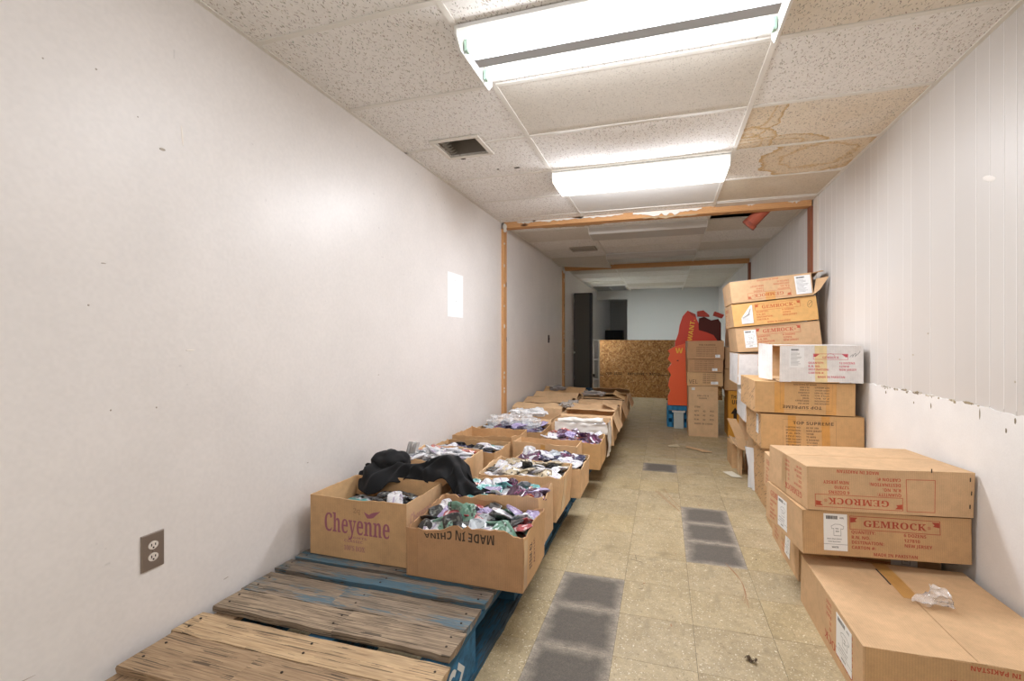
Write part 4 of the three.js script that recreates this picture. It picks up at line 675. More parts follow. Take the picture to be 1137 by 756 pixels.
{ // upright crumpled foil pack and a white roll beside it
  const o = thing('foil_pack', 'upright silvery striped pack leaning out of a carton by the wall', 'packet', -1.55, 0.455, 2.74); const m = phys({ color: 0xd7d6d4, roughness: 0.25, metalness: 0.35, clearcoat: 0.5 });
  const g = slab(new THREE.Vector3(-0.035, 0, 0), X3, Y3, Z3, 0.075, 0.1, 12, 12, 0.012, (P, i, j) => { P.z += 0.012 * Math.sin(i * 16) * 0.5 + 0.02 * (noise(i * 4, j * 4) - 0.5); P.x += 0.025 * j; }); part('foil_sleeve', g, [m, m], o);
  for (let k = 0; k < 3; k++) part('stripe', new THREE.BoxGeometry(0.004, 0.08, 0.002), std({ color: 0x8d8a88 }), o, -0.014 + k * 0.02, 0.05, 0.013).rotation.z = -0.25;
  film('plastic_bag', 'small white crumpled bag beside the silvery pack', 'plastic bag', [[-1.47, 0.475, 2.76, 0.055, 0.03, 0.05], [-1.38, 0.47, 2.78, 0.07, 0.022, 0.05]], 31, { trans: 0.3, rough: 0.35 });
}
{ // black garment draped over the cartons
  // x, y, d, half width, reach of the front edge
  const spine = [[-1.56, 0.505, 2.3, 0.09, 0.08], [-1.5, 0.52, 2.28, 0.12, 0.15], [-1.43, 0.53, 2.28, 0.13, 0.19], [-1.36, 0.535, 2.28, 0.13, 0.15], [-1.29, 0.535, 2.28, 0.12, 0.09], [-1.22, 0.545, 2.3, 0.13, 0.1], [-1.14, 0.58, 2.32, 0.13, 0.14], [-1.06, 0.605, 2.32, 0.13, 0.15], [-1.01, 0.585, 2.3, 0.12, 0.14], [-0.96, 0.51, 2.27, 0.1, 0.1], [-0.89, 0.47, 2.25, 0.085, 0.07], [-0.79, 0.45, 2.23, 0.03, 0.03]];
  const curve = new THREE.CatmullRomCurve3(spine.map(([x, y, d]) => V(x, y, d))), nu = 150, nv = 60, pos = [], idx = [];
  const wAt = (t) => { const f = t * (spine.length - 1), i = Math.min(spine.length - 2, Math.floor(f)), q = f - i; return [3, 4].map((k) => spine[i][k] * (1 - q) + spine[i + 1][k] * q); };
  for (let i = 0; i <= nu; i++) { const t = i / nu, c = curve.getPoint(t), [wb, wf] = wAt(t); for (let j = 0; j <= nv; j++) {
    const s = (j / nv) * 2 - 1, a = Math.abs(s); const w = s > 0 ? wf : wb, drop = s > 0 ? 0.085 : 0.09; let y = c.y + (s > 0 && t < 0.5 ? 0.012 : 0) - drop * (w / 0.15) * a ** (s > 0 ? 3 : 1.6), z = c.z + s * w;
    const fold = Math.sin(t * 46 + s * 5 + 6 * noise(t * 7, s * 1.5)) * 0.009 + Math.sin(t * 24 - s * 8 + 5 * noise(t * 4, s * 2, 3)) * 0.008 + 0.024 * (noise(t * 9, s * 2.4, 7) - 0.5);
    const flare = s > 0.3 ? 0.03 * (s - 0.3) * (noise(t * 8, 2) - 0.2) : 0; y += fold * (0.5 + 0.7 * a); z += flare + fold * 0.7; const x = c.x + 0.02 * (noise(t * 6, s * 3, 5) - 0.5);
    pos.push(x, y, z); } }
  for (let i = 0; i < nu; i++) for (let j = 0; j < nv; j++) { const a = i * (nv + 1) + j, b = a + nv + 1; idx.push(a, a + 1, b + 1, a, b + 1, b); }
  const n0 = pos.length / 3; for (let i = 0; i < n0; i++) pos.push(pos[3 * i], pos[3 * i + 1] - 0.006, pos[3 * i + 2]); const m0 = idx.length; for (let i = 0; i < m0; i += 3) idx.push(idx[i] + n0, idx[i + 2] + n0, idx[i + 1] + n0);
  const rim = []; for (let i = 0; i <= nu; i++) rim.push(i * (nv + 1)); for (let j = 1; j <= nv; j++) rim.push(nu * (nv + 1) + j); for (let i = nu - 1; i >= 0; i--) rim.push(i * (nv + 1) + nv); for (let j = nv - 1; j > 0; j--) rim.push(j);
  rim.forEach((a, k) => { const b = rim[(k + 1) % rim.length]; idx.push(a, b, b + n0, a, b + n0, a + n0); });
  const g = new THREE.BufferGeometry(); g.setAttribute('position', new THREE.Float32BufferAttribute(pos, 3)); g.setIndex(idx); g.computeVertexNormals();
  const o = thing('garment', 'black cotton garment draped across the cartons behind the purple-lettered one', 'clothing', -1.2, 0.4, 2.3); g.translate(1.2, -0.4, 2.3);
  const black = phys({ color: 0x0e0e10, roughness: 0.95, sheen: 0.2, sheenRoughness: 0.6, sheenColor: new THREE.Color(0.25, 0.25, 0.28), side: THREE.DoubleSide }); part('fabric', g, black, o);
  const h = new THREE.SphereGeometry(1, 40, 26), p = h.attributes.position; for (let i = 0; i < p.count; i++) { const x = p.getX(i), y = p.getY(i), z = p.getZ(i), k = 1 + 0.12 * Math.sin(x * 9 + 4 * noise(y * 2, z * 2)) * 0.5 + 0.2 * (noise(x * 2.5, y * 2.5, z * 2.5) - 0.5); p.setXYZ(i, x * 0.105 * k, y * 0.058 * k, z * 0.1 * k); } h.computeVertexNormals(); part('hood', h, black, o, -0.235, 0.14, -0.03);
}

// ---------------------------------------------------------------- cartons along the right wall
const Rgroup = 'cartons stacked along the panelled wall';
const R = (s) => new Carton({ group: Rgroup, ...s });
{ // A, nearest
  const W = 0.61, H = 0.213, D = 0.7, c = R({ label: 'wide low carton with a clear plastic scrap sticking out of its top', fl: [0.618, 1.83], W, H, D, tone: 'tan', seed: 2, turn: 0.6 });
  c.walls({ front: printed(W, H, 'brown', (k) => gemrock(k, W, H, { flip: true, x: 0.12 })), left: printed(D, H, 'tan', (k) => { sideLines(k, D, H, RED, true); }) });
  c.closed({ along: 'z', gap: 0.003 }); c.strip('top', [0.5 - 0.055, 0.5 + 0.035], [0.55, 0.995], amberTapeMat); c.strip('top', [0.432, 0.441], [0.7, 0.9], std({ color: 0x2a2019, roughness: 0.9 }), 'seam_tear');
  c.strip('front', [0.71, 0.87], [0.55, 0.99], amberTapeMat); c.sticker('left', [0.66, 0.87], [0.2, 0.92]); c.sticker('front', [0.93, 1.0], [0.35, 0.86]);
  const o = thing('plastic_scrap', 'clear crinkled plastic scrap on the low wide carton', 'plastic film', 0.94, 0.218, 2.2); const m = phys({ color: 0xffffff, transmission: 0.75, thickness: 0, roughness: 0.12, clearcoat: 0.8 });
  const g = slab(new THREE.Vector3(-0.045, 0, 0.02), X3, new THREE.Vector3(0.25, 0.55, 0.0).normalize(), new THREE.Vector3(0, 0.3, 1).normalize(), 0.12, 0.075, 22, 14, 0.0012, (P, i, j) => { const q = 1 - 0.75 * j * Math.abs(i - 0.35) * 1.4; P.x = P.x * q + 0.02 * j; P.z += 0.05 * (noise(i * 6, j * 6, 2) - 0.5) + 0.02 * (noise(i * 15, j * 15, 4) - 0.5) + 0.03 * i; P.y *= 1 - 0.8 * clamp(i - 0.35) * 1.4; P.y += 0.012 * noise(i * 10, j * 8, 6); }); part('film', g, [m, m], o);
}
{ // D and E, low cartons beneath
  const H = 0.235; const d = R({ label: 'carton on the floor beneath the two stacked red-printed cartons', fl: [0.648, 2.72], W: 0.585, H, D: 0.6, tone: 'tan', seed: 5, turn: 0.5, warp: 0.008 });
  d.walls({ left: printed(0.6, H, 'tan', (k) => sideLines(k, 0.6, H)), front: printed(0.585, H, 'brown', (k) => { gemrock(k, 0.585, H, { x: 0.3 }); }) }); d.closed(); d.sticker('left', [0.55, 0.72], [0.15, 0.8]); d.strip('left', [0.4, 0.52], [0.3, 1], amberTapeMat); d.strip('front', [0.48, 0.64], [0.55, 1], clearTapeMat); d.sticker('front', [0.66, 0.84], [0.4, 0.95]);
  const b2 = R({ label: 'floor-level carton with a white slip, before the black-printed pair', fl: [0.665, 3.34], W: 0.57, H: 0.23, D: 0.27, tone: 'brown', seed: 9 }); b2.walls(); b2.closed(); b2.sticker('left', [0.5, 0.85], [0.2, 0.9], slipMat); b2.strip('left', [0.2, 0.45], [0.1, 0.95], amberTapeMat);
  const e = R({ label: 'taped carton wedged between the red-printed pair and the black-printed pair', fl: [0.65, 3.03], W: 0.58, H: 0.215, D: 0.57, y: 0.246, tone: 'pale', seed: 11, warp: 0.006 }); e.walls({ left: printed(0.57, 0.215, 'tan', (k) => sideLines(k, 0.57, 0.215)) }); e.closed(); e.sticker('left', [0.75, 0.92], [0.1, 0.8]); e.strip('left', [0.28, 0.4], [0.05, 0.98], clearTapeMat);
}
{ // B and C
  const W = 0.65, b = R({ label: 'carton with upright red print and a white shirt label', fl: [0.588, 2.405], W, H: 0.192, D: 0.45, y: 0.266, turn: 8, tone: 'brown', seed: 16, warp: 0.005 });
  b.walls({ front: printed(W, 0.192, 'brown', (k) => gemrock(k, W, 0.192, { x: 0.29, color: '#a3382a' })), left: printed(0.45, 0.192, 'tan', (k) => sideLines(k, 0.45, 0.192)) }); b.closed(); b.sticker('front', [0.128, 0.272], [0.12, 0.94]); b.sticker('left', [0.35, 0.6], [0.1, 0.85]);
  const c = R({ label: 'carton with upside-down red print and an outlined red square', fl: [0.602, 2.4], W: 0.642, H: 0.188, D: 0.45, y: 0.463, turn: 8, tone: 'tan', seed: 17, warp: 0.004 });
  c.walls({ front: printed(0.642, 0.188, 'tan', (k) => { gemrock(k, 0.642, 0.188, { flip: true, x: 0.42, rect: [0.225, 0.17], color: '#b8432a' }); }), left: printed(0.45, 0.188, 'tan', (k) => sideLines(k, 0.45, 0.188, RED, true)) }); c.closed(); c.strip('left', [0.38, 0.5], [0.02, 0.98], clearTapeMat);
  for (const [u, v] of [[0.97, 0.8], [0.98, 0.5], [0.975, 0.2], [0.75, 0.97]]) c.strip('front', [u, u + 0.006], [v, v + 0.09], stapleMat, 'staple');
}
{ // TOP SUPREME stack
  const side = (D, H) => printed(D, H, 'brown', (k) => { k.fillStyle = '#5b4632'; k.globalAlpha = 0.55; const r = mulberry(3); for (let i = 0; i < 60; i++) { k.save(); k.translate(r() * D, r() * H); k.rotate(-0.4); k.fillRect(0, 0, 0.02 + 0.05 * r(), 0.004); k.restore(); } });
  const sm = side(0.6, 0.23);
  [['patterned brown carton on the floor under the black-printed cartons', 0, 0.235, 0.695, 0.545], ['patterned brown carton second from the floor under the black-printed cartons', 0.238, 0.23, 0.69, 0.55]].forEach(([label, y, H, x, W], i) => { const c = R({ label, fl: [x, 3.66], W, H, D: 0.6, y, tone: 'brown', seed: 61 + i, warp: 0.008 }); c.walls({ left: sm }); c.closed(); });
  const a = R({ label: 'tan carton with upright black print below the inverted one', fl: [0.638, 3.64], W: 0.6, H: 0.234, D: 0.62, y: 0.471, tone: 'gold', seed: 65 }); a.walls({ front: printed(0.6, 0.234, 'gold', (k) => topSupreme(k, 0.6, 0.234)), left: sm }); a.closed(); a.sticker('left', [0.72, 0.86], [0.35, 0.92], slipMat); a.strip('front', [0.27, 0.35], [0.01, 0.99], amberTapeMat); a.strip('front', [0.6, 0.68], [0.01, 0.99], amberTapeMat);
  const b = R({ label: 'tan carton with upside-down black print under the white carton', fl: [0.598, 3.64], W: 0.59, H: 0.21, D: 0.62, y: 0.711, tone: 'gold', seed: 68, warp: 0.006, roll: -0.6 }); b.g.position.y += 0.006; b.walls({ front: printed(0.59, 0.21, 'gold', (k) => topSupreme(k, 0.59, 0.21, true)), left: sm }); b.closed(); b.strip('front', [0.2, 0.3], [0.01, 0.99], amberTapeMat); b.strip('front', [0.72, 0.82], [0.01, 0.99], amberTapeMat);
}
{ // opened white carton on top of them
  const W = 0.475, H = 0.245, D = 0.5, c = R({ label: 'white carton with an opened end flap and amber tape', fl: [0.745, 3.6], W, H, D, y: 0.93, tone: 'white', seed: 72 });
  c.walls({ left: null, front: printed(W, H, 'white', (k) => {
    k.fillStyle = k.strokeStyle = '#c03a4a'; k.lineWidth = 0.002; k.globalAlpha = 0.9; k.strokeRect(0.195, 0.056, 0.195, 0.036); for (const [a, s] of [[0.197, 1], [0.388, -1]]) { k.beginPath(); k.moveTo(a, 0.058); k.lineTo(a + s * 0.032, 0.058); k.lineTo(a + s * 0.01, 0.076); k.lineTo(a, 0.076); k.fill(); } k.beginPath(); k.arc(0.293, 0.078, 0.024, Math.PI, 0); k.stroke(); txt(k, 'GEMROCK', 0.293, 0.086, 0.018, { font: 'serif', align: 'center' });
    ['QUANTITY:', 'R.N. NO.', 'DESTINATION:', 'CARTON #:'].forEach((t, i) => txt(k, t, 0.165, 0.122 + i * 0.022, 0.017)); ['12 DOZENS', '127810', 'NEW JERSEY'].forEach((t, i) => txt(k, t, 0.34, 0.122 + i * 0.022, 0.017)); txt(k, 'MADE IN PAKISTAN', 0.215, 0.214, 0.017);
    k.strokeStyle = '#555'; k.lineWidth = 0.0018; k.beginPath(); k.moveTo(0.4, 0.075); k.bezierCurveTo(0.42, 0.05, 0.42, 0.06, 0.415, 0.075); k.bezierCurveTo(0.43, 0.04, 0.44, 0.05, 0.43, 0.07); k.bezierCurveTo(0.45, 0.05, 0.46, 0.04, 0.455, 0.035); k.stroke();
  }) });
  c.closed(); c.strip('front', [0.425, 0.57], [0.01, 0.99], amberTapeMat); c.sticker('front', [0.12, 0.3], [0.4, 0.93], slipMat);
  // end flap swung open towards the viewer's side
  const m = board('white');
  const g2 = slab(new THREE.Vector3(-W / 2, 0.0, D / 2), new THREE.Vector3(-0.95, 0, 0.1).normalize(), Y3, new THREE.Vector3(0.1, 0, 0.95).normalize(), 0.075, H, 6, 10, 0.005, (P, i, j) => { P.z -= 0.06 * i + 0.02 * Math.sin(j * 3) * i; P.y += 0.01 * i; }, 0.5); g2.translate(-0.022, 0.002, -0.13); part('end_flap', g2, [m, boardEdge('white')], c.g);
}
{ // column behind: floor cartons, white cartons, leaning GEMROCK cartons
  const a = R({ label: 'low brown carton on the floor behind the white plastic sheet', fl: [0.73, 4.45], W: 0.46, H: 0.26, D: 0.5, tone: 'tan', seed: 80 }); a.walls(); a.closed();
  const b = R({ name: 'open_carton', label: 'half-open brown carton with a raised end flap beside the black-printed pair', fl: [0.68, 4.45], W: 0.5, H: 0.25, D: 0.5, y: 0.264, tone: 'tan', seed: 83 }); b.walls({ left: null }); b.closed();
  { const m = board('tan'), g = slab(new THREE.Vector3(-0.25, 0.02, 0.25), new THREE.Vector3(-1, 0, -0.1).normalize(), new THREE.Vector3(-0.25, 1, 0.1).normalize(), new THREE.Vector3(-0.1, 0, 1).normalize(), 0.07, 0.27, 6, 10, 0.005, (P, i, j) => { P.x -= 0.03 * j * j; }, 0.5); part('end_flap', g, [m, boardEdge('tan')], b.g); const g2 = slab(new THREE.Vector3(-0.25, 0.0, -0.25), Z3, new THREE.Vector3(-0.75, 0.35, 0).normalize(), new THREE.Vector3(-0.3, -0.7, 0).normalize(), 0.5, 0.1, 8, 5, 0.005, null, 0.5); part('end_flap', g2, [m, boardEdge('tan')], b.g); }
  const h2 = R({ label: 'plain white carton with a torn corner, under another white one', fl: [0.66, 4.43], W: 0.53, H: 0.31, D: 0.52, y: 0.52, tone: 'white', seed: 86, warp: 0.012 }); h2.walls(); h2.closed();
  { const m = board('white'), g = slab(new THREE.Vector3(-0.265, 0.24, 0.26), new THREE.Vector3(-0.8, 0.1, 0.5).normalize(), new THREE.Vector3(-0.2, 1, 0).normalize(), new THREE.Vector3(-0.3, 0, 0.9).normalize(), 0.06, 0.07, 5, 5, 0.003, (P, i, j) => { P.y -= 0.05 * i * j; }, 0.5); part('torn_corner', g, [m, boardEdge('white')], h2.g); }
  const h1 = R({ label: 'white carton with red print under the three leaning cartons', fl: [0.6, 4.42], W: 0.6, H: 0.262, D: 0.52, y: 0.835, tone: 'white', seed: 89, warp: 0.008 }); h1.walls({ front: printed(0.6, 0.262, 'white', (k) => gemrock(k, 0.6, 0.262, { x: 0.25, color: '#b8505a' })) }); h1.closed();
  const roll = 5, W = 0.62, H = 0.192, e = R({ label: 'lowest of the three leaning red-printed cartons, white label at its end', fl: [0.592, 4.4], W, H: 0.205, D: 0.5, y: 1.107, roll, tone: 'tan', seed: 92, warp: 0.006 });
  e.walls({ front: printed(W, 0.205, 'tan', (k) => gemrock(k, W, 0.205, { x: 0.25, color: '#ba4a30' })) }); e.closed(); e.sticker('front', [0.1, 0.245], [0.14, 0.86]); e.strip('front', [0.885, 0.93], [0, 1], clearTapeMat);
  const f = R({ label: 'golden middle carton of the leaning stack, its label peeling', fl: [0.565, 4.39], W, H: 0.19, D: 0.5, y: 1.316, roll: 5.4, tone: 'amber', seed: 95, warp: 0.004 });
  f.walls({ front: printed(W, 0.19, 'amber', (k) => { gemrock(k, W, 0.19, { x: 0.28, color: '#c0562c' }); k.strokeStyle = '#5a4a38'; k.lineWidth = 0.0022; k.beginPath(); k.ellipse(W * 0.92, 0.06, 0.016, 0.028, 0.3, 0, 6.3); k.moveTo(W * 0.9, 0.07); k.lineTo(W * 0.945, 0.04); k.stroke(); }), left: printed(0.5, 0.19, 'tan', (k) => sideLines(k, 0.5, 0.19)) }); f.closed();
  { const m = [slipMat, slipMat]; const s = new THREE.Shape([[0, 0], [0.088, 0], [0.088, 0.148], [0.075, 0.148], [0, 0.05]].map((q) => new THREE.Vector2(...q))); const g = new THREE.ExtrudeGeometry(s, { depth: 0.0012, bevelEnabled: false }); uvBy(g, (x, y) => [x / 0.088, y / 0.148]); part('shipping_label', g, slipMat, f.g, -W / 2 + 0.063, 0.02, 0.2535); const s2 = new THREE.Shape([[0, 0.05], [0.075, 0.148], [0.05, 0.075]].map((q) => new THREE.Vector2(...q))); part('label_curl', new THREE.ExtrudeGeometry(s2, { depth: 0.001, bevelEnabled: false }), std({ color: 0xf6f5f2, roughness: 0.5 }), f.g, -W / 2 + 0.063, 0.02, 0.257).rotation.y = -0.1; }
  const t = R({ label: 'topmost leaning carton with upside-down print and a burst open end', fl: [0.545, 4.38], W: 0.6, H: 0.18, D: 0.5, y: 1.513, roll: 5.4, tone: 'tan', seed: 98, warp: 0.006, rim: 0.0 });
  t.walls({ right: null, front: printed(0.6, 0.18, 'tan', (k) => gemrock(k, 0.6, 0.18, { flip: true, x: 0.26, color: '#b8502e', faint: 0.85 })) }); t.closed(); t.sticker('front', [0.8, 0.985], [0.1, 0.92], slipMat); t.strip('front', [0.44, 0.56], [0, 0.35], amberTapeMat);
  { const m = board('tan'), M = [m, boardEdge('dark')]; const g = slab(new THREE.Vector3(0.3, 0.0, 0.25), new THREE.Vector3(0.86, 0.12, 0.3).normalize(), new THREE.Vector3(0.25, 1, 0).normalize(), new THREE.Vector3(-0.3, 0, 1).normalize(), 0.05, 0.13, 6, 8, 0.005, (P, i, j) => { P.y += 0.03 * i * (1 - j); P.x += 0.04 * i * j; }, 0.5); part('end_flap', g, M, t.g);
    const g2 = slab(new THREE.Vector3(0.3, 0.178, 0.25), new THREE.Vector3(0, 0, -1), new THREE.Vector3(1, 0.05, 0).normalize(), Y3, 0.46, 0.09, 8, 5, 0.005, (P, i, j) => { P.y += 0.015 * Math.sin(i * 7) * j; }, 0.5); part('end_flap', g2, M, t.g); }
}
{ // bits at the foot of that column
  const m = phys({ color: 0xe9e8e8, roughness: 0.35, transmission: 0.2, thickness: 0 }), o = thing('plastic_sheet', 'white plastic sheet hanging to the floor beside the black-printed pair', 'plastic film', 0.7, 0, 4.35);
  const g = slab(new THREE.Vector3(-0.04, 0.004, 0.02), new THREE.Vector3(0.5, 0, 0.86).normalize(), Y3, new THREE.Vector3(-0.86, 0, 0.5).normalize(), 0.16, 0.34, 12, 14, 0.003, (P, i, j) => { P.x += 0.02 * Math.sin(i * 9 + j * 2); P.x -= 0.03 * j; }); part('sheet', g, [m, m], o);
  const c = new Carton({ label: 'small brown carton on the floor beside the white plastic sheet', group: Rgroup, fl: [0.62, 4.95], W: 0.1, H: 0.22, D: 0.35, tone: 'brown', seed: 120 }); c.walls(); c.closed();
  const s = new Carton({ name: 'carton', label: 'flattened tan carton leaning between the small carton and plastic sheet', group: Rgroup, fl: [0.655, 4.72], W: 0.02, H: 0.24, D: 0.18, tone: 'pale', seed: 122 }); s.walls(); s.closed();
}
{ // far stack
  const dark = '#4c3826', G = 'brown cartons of the far stack';
  const J = (label, y, H, W, x, tone, seed, draw, slip) => { const c = new Carton({ label, group: G, fl: [x, 6.46], W, H, D: 0.42, y, tone, seed, warp: 0.006 }); c.walls({ front: printed(W, H, tone, (k) => { k.fillStyle = dark; k.globalAlpha = 0.75; draw(k, W, H); }, 500) }); c.closed(); if (slip) c.strip('front', slip[0], slip[1], slipMat, 'shipping_label'); return c; };
  const big = J('tall brown carton with rows of print at the foot of the far stack', 0, 0.63, 0.345, 0.303, 'tan', 200, (k, W, H) => { txt(k, 'C/NO. 4 TO 18', 0.1, 0.13, 0.026, { width: 0.14 }); txt(k, 'FASHION', 0.12, 0.16, 0.022); ['ITEM', 'QTY', 'N.W.', 'G.W.', 'MADE IN CHINA'].forEach((t, i) => { txt(k, t, 0.07, 0.27 + i * 0.052, 0.028); if (i > 0 && i < 4) { txt(k, '42', 0.17, 0.27 + i * 0.052, 0.028); txt(k, 'PCS', 0.25, 0.27 + i * 0.052, 0.028); } }); });
  big.strip('front', [0.03, 0.97], [0.9, 0.99], clearTapeMat); big.strip('front', [0.1, 0.4], [0.92, 0.97], std({ color: 0xd8d4cc, roughness: 0.3 }), 'tape_scrap');
  J('brown carton marked VEL in marker, low in the far stack', 0.637, 0.165, 0.415, 0.292, 'brown', 203, (k, W, H) => { txt(k, 'VEL', 0.02, 0.14, 0.07, { bold: false, width: 0.1 }); for (let i = 0; i < 5; i++) txt(k, 'SIZE ASST 24 PCS', 0.18, 0.03 + i * 0.026, 0.02); }, [[0.66, 0.86], [0.12, 0.32]]);
  J('dark brown carton in the middle of the far stack', 0.808, 0.16, 0.415, 0.292, 'dark', 206, (k, W, H) => { k.globalAlpha = 0.5; for (let i = 0; i < 5; i++) txt(k, 'STYLE NO 1188 COLOR', 0.08, 0.03 + i * 0.027, 0.022); }, [[0.7, 0.84], [0.1, 0.3]]);
  J('dark brown carton on top of the far stack', 0.974, 0.225, 0.43, 0.29, 'dark', 209, (k, W, H) => { txt(k, 'THE FASHION', 0.13, 0.06, 0.026, { width: 0.2 }); k.globalAlpha = 0.5; for (let i = 0; i < 5; i++) txt(k, 'ORDER NO 4410 QTY 48', 0.1, 0.09 + i * 0.027, 0.022); }, [[0.76, 0.89], [0.08, 0.24]]);
  const y = new Carton({ label: 'yellow carton with a black up arrow beside the far stack', group: G, fl: [0.775, 6.55], W: 0.36, H: 0.57, D: 0.4, tone: 'yellow', seed: 212 }); y.walls({ front: printed(0.36, 0.57, 'yellow', (k, W, H) => { k.fillStyle = '#2a1c0c'; txt(k, 'THIS', 0.03, 0.09, 0.06, { width: 0.11 }); txt(k, 'UP', 0.04, 0.16, 0.07, { width: 0.08 }); k.beginPath(); k.moveTo(0.08, 0.2); k.lineTo(0.13, 0.28); k.lineTo(0.1, 0.28); k.lineTo(0.1, 0.45); k.lineTo(0.06, 0.45); k.lineTo(0.06, 0.28); k.lineTo(0.03, 0.28); k.fill(); }, 500) }); y.closed();
  [['brown carton resting on the yellow one', 0.577, 0.27, 0.74, 'brown'], ['plain brown carton second above the yellow one', 0.851, 0.27, 0.75, 'tan'], ['tan carton atop the pile above the yellow one', 1.125, 0.33, 0.8, 'tan']].forEach(([label, yy, H, x, tone], i) => { const c = new Carton({ label, group: G, fl: [x, 6.6 + i * 0.02], W: 0.42, H, D: 0.42, y: yy, tone, seed: 220 + i }); c.walls(); c.closed(); });
}

// ---------------------------------------------------------------- orange cardboard displays, crates, far objects
const orange = std({ color: 0xf4622c, roughness: 0.5 }), redBoard = std({ color: 0xdc3f1c, roughness: 0.5 }), deepRed = std({ color: 0xb83a20, roughness: 0.55 }), redBrown = std({ color: 0x5c2316, roughness: 0.7 }), yellowInk = std({ color: 0xf0b428, roughness: 0.5 });
const inkMat = (s, w, h, color, bg) => { const c = canvas(256, Math.round(256 * h / w), (k, W, H) => { k.fillStyle = bg; k.fillRect(0, 0, W, H); k.fillStyle = color; k.font = `bold ${H}px sans-serif`; const m = k.measureText(s).width; k.save(); k.translate(4, H * 0.86); k.scale((W - 8) / m, 1); k.fillText(s, 0, 0); k.restore(); }); return std({ map: tex(c), roughness: 0.5 }); };
const plate = (pts, t) => new THREE.ExtrudeGeometry(new THREE.Shape(pts.map(([x, y]) => new THREE.Vector2(x, y))), { depth: t, bevelEnabled: false });
{
  const o = thing('cardboard_display', 'orange wavy-edged cardboard display lettered with a yellow W', 'display', 0.06, 0.305, 7.1);
  part('front_board', plate([[0, 0], [0, 0.12], [0.035, 0.2], [0.005, 0.27], [0.02, 0.36], [0.045, 0.42], [-0.005, 0.5], [0.05, 0.58], [0.0, 0.64], [0.03, 0.71], [0.0, 0.76], [0.08, 0.81], [0.28, 0.875], [0.28, 0]], 0.05), orange, o, 0, 0, 0);
  part('printed_word', new THREE.PlaneGeometry(0.1, 0.1), inkMat('W', 1, 1, '#f6c030', '#f4622c'), o, 0.15, 0.76, 0.0515); part('side_board', new THREE.BoxGeometry(0.02, 0.84, 0.12), deepRed, o, 0.27, 0.42, -0.06); part('staple', new THREE.BoxGeometry(0.02, 0.014, 0.004), redBrown, o, 0.13, 0.62, 0.052);
}
{
  const o = thing('cardboard_display', 'red cardboard display lettered WANT. behind the far stack', 'display', 0.2, 1.2, 7.3), k = (zx, zy) => { const px = 730 + zx / 12.6, py = 335 + zy / 12.6, a = (px - 568.5) / 533, d = 7.3, t = d / (a * 0.3006 + 0.9537); return [(a * 0.9537 - 0.3006) * t - 0.2, 1.205 - (py - 378.3) / 533 * t - 1.2]; };
  part('front_board', plate([[240, 640], [250, 560], [290, 450], [310, 330], [350, 210], [420, 130], [470, 190], [540, 230], [570, 300], [575, 400], [680, 430], [780, 470], [830, 545], [830, 640]].map((q) => k(...q)), 0.05), redBoard, o);
  part('back_board', plate([[560, 640], [575, 390], [590, 230], [660, 210], [760, 260], [860, 240], [900, 300], [900, 640]].map((q) => k(...q)), 0.03), redBrown, o, 0, 0, -0.12);
  for (const pts of [[[420, 130], [530, 180], [540, 230], [440, 205]], [[555, 140], [640, 125], [720, 190], [725, 215], [560, 210]], [[800, 140], [930, 190], [900, 235], [780, 195]], [[240, 640], [250, 560], [300, 480], [350, 560], [350, 640]]]) part('flap', plate(pts.map((q) => k(...q)), 0.12), deepRed, o, 0, 0, -0.08);
  const a = k(470, 400), w = new THREE.PlaneGeometry(0.32, 0.085); w.rotateZ(1.42); part('printed_word', w, inkMat('WANT.', 0.32, 0.085, '#f6c030', '#dc3f1c'), o, a[0], a[1], 0.052);
  part('support_post', new THREE.BoxGeometry(0.3, 1.2, 0.02), redBrown, o, 0.3, -0.6, -0.1);
}
function crate(label, x, d, w, h, l, color) {
  const o = thing('plastic_crate', label, 'crate', x, 0, d, 'blue plastic crates'), m = std({ color, roughness: 0.5 });
  part('base', new THREE.BoxGeometry(w, 0.012, l), m, o, 0, 0.007, 0);
  for (const [s, ax] of [[1, 'z'], [-1, 'z'], [1, 'x'], [-1, 'x']]) { const L = ax === 'z' ? w : l, X = ax === 'x' ? s * w / 2 : 0, Z = ax === 'z' ? s * l / 2 : 0; for (let k = 0; k < 3; k++) part('rail', new RoundedBoxGeometry(ax === 'z' ? L : 0.014, h * 0.2, ax === 'z' ? 0.014 : L, 1, 0.004), m, o, X, h * (0.13 + k * 0.385), Z); for (let k = 0; k < 5; k++) part('rib', new THREE.BoxGeometry(0.014, h - 0.02, 0.014), m, o, ax === 'z' ? (k / 4 - 0.5) * (w - 0.014) : X, h / 2 + 0.008, ax === 'x' ? (k / 4 - 0.5) * (l - 0.014) : Z); }
  return o;
}
crate('blue plastic crate beneath the orange display', 0.19, 7.22, 0.27, 0.295, 0.34, 0x2a86b4);
crate('dark blue plastic crate before the dark cabinet', -1.38, 8.5, 0.34, 0.36, 0.3, 0x1c3f56);
{ const o = thing('paper_pad', 'pale folded paper lying before the blue crate', 'paper', 0.2, 0.0, 6.95); part('page', new RoundedBoxGeometry(0.13, 0.22, 0.05, 2, 0.008), std({ color: 0xb9bcb4, roughness: 0.6 }), o, 0, 0.112, 0); part('page', new RoundedBoxGeometry(0.17, 0.02, 0.06, 2, 0.005), std({ color: 0xd4d4cc, roughness: 0.6 }), o, 0.0, 0.232, 0); }
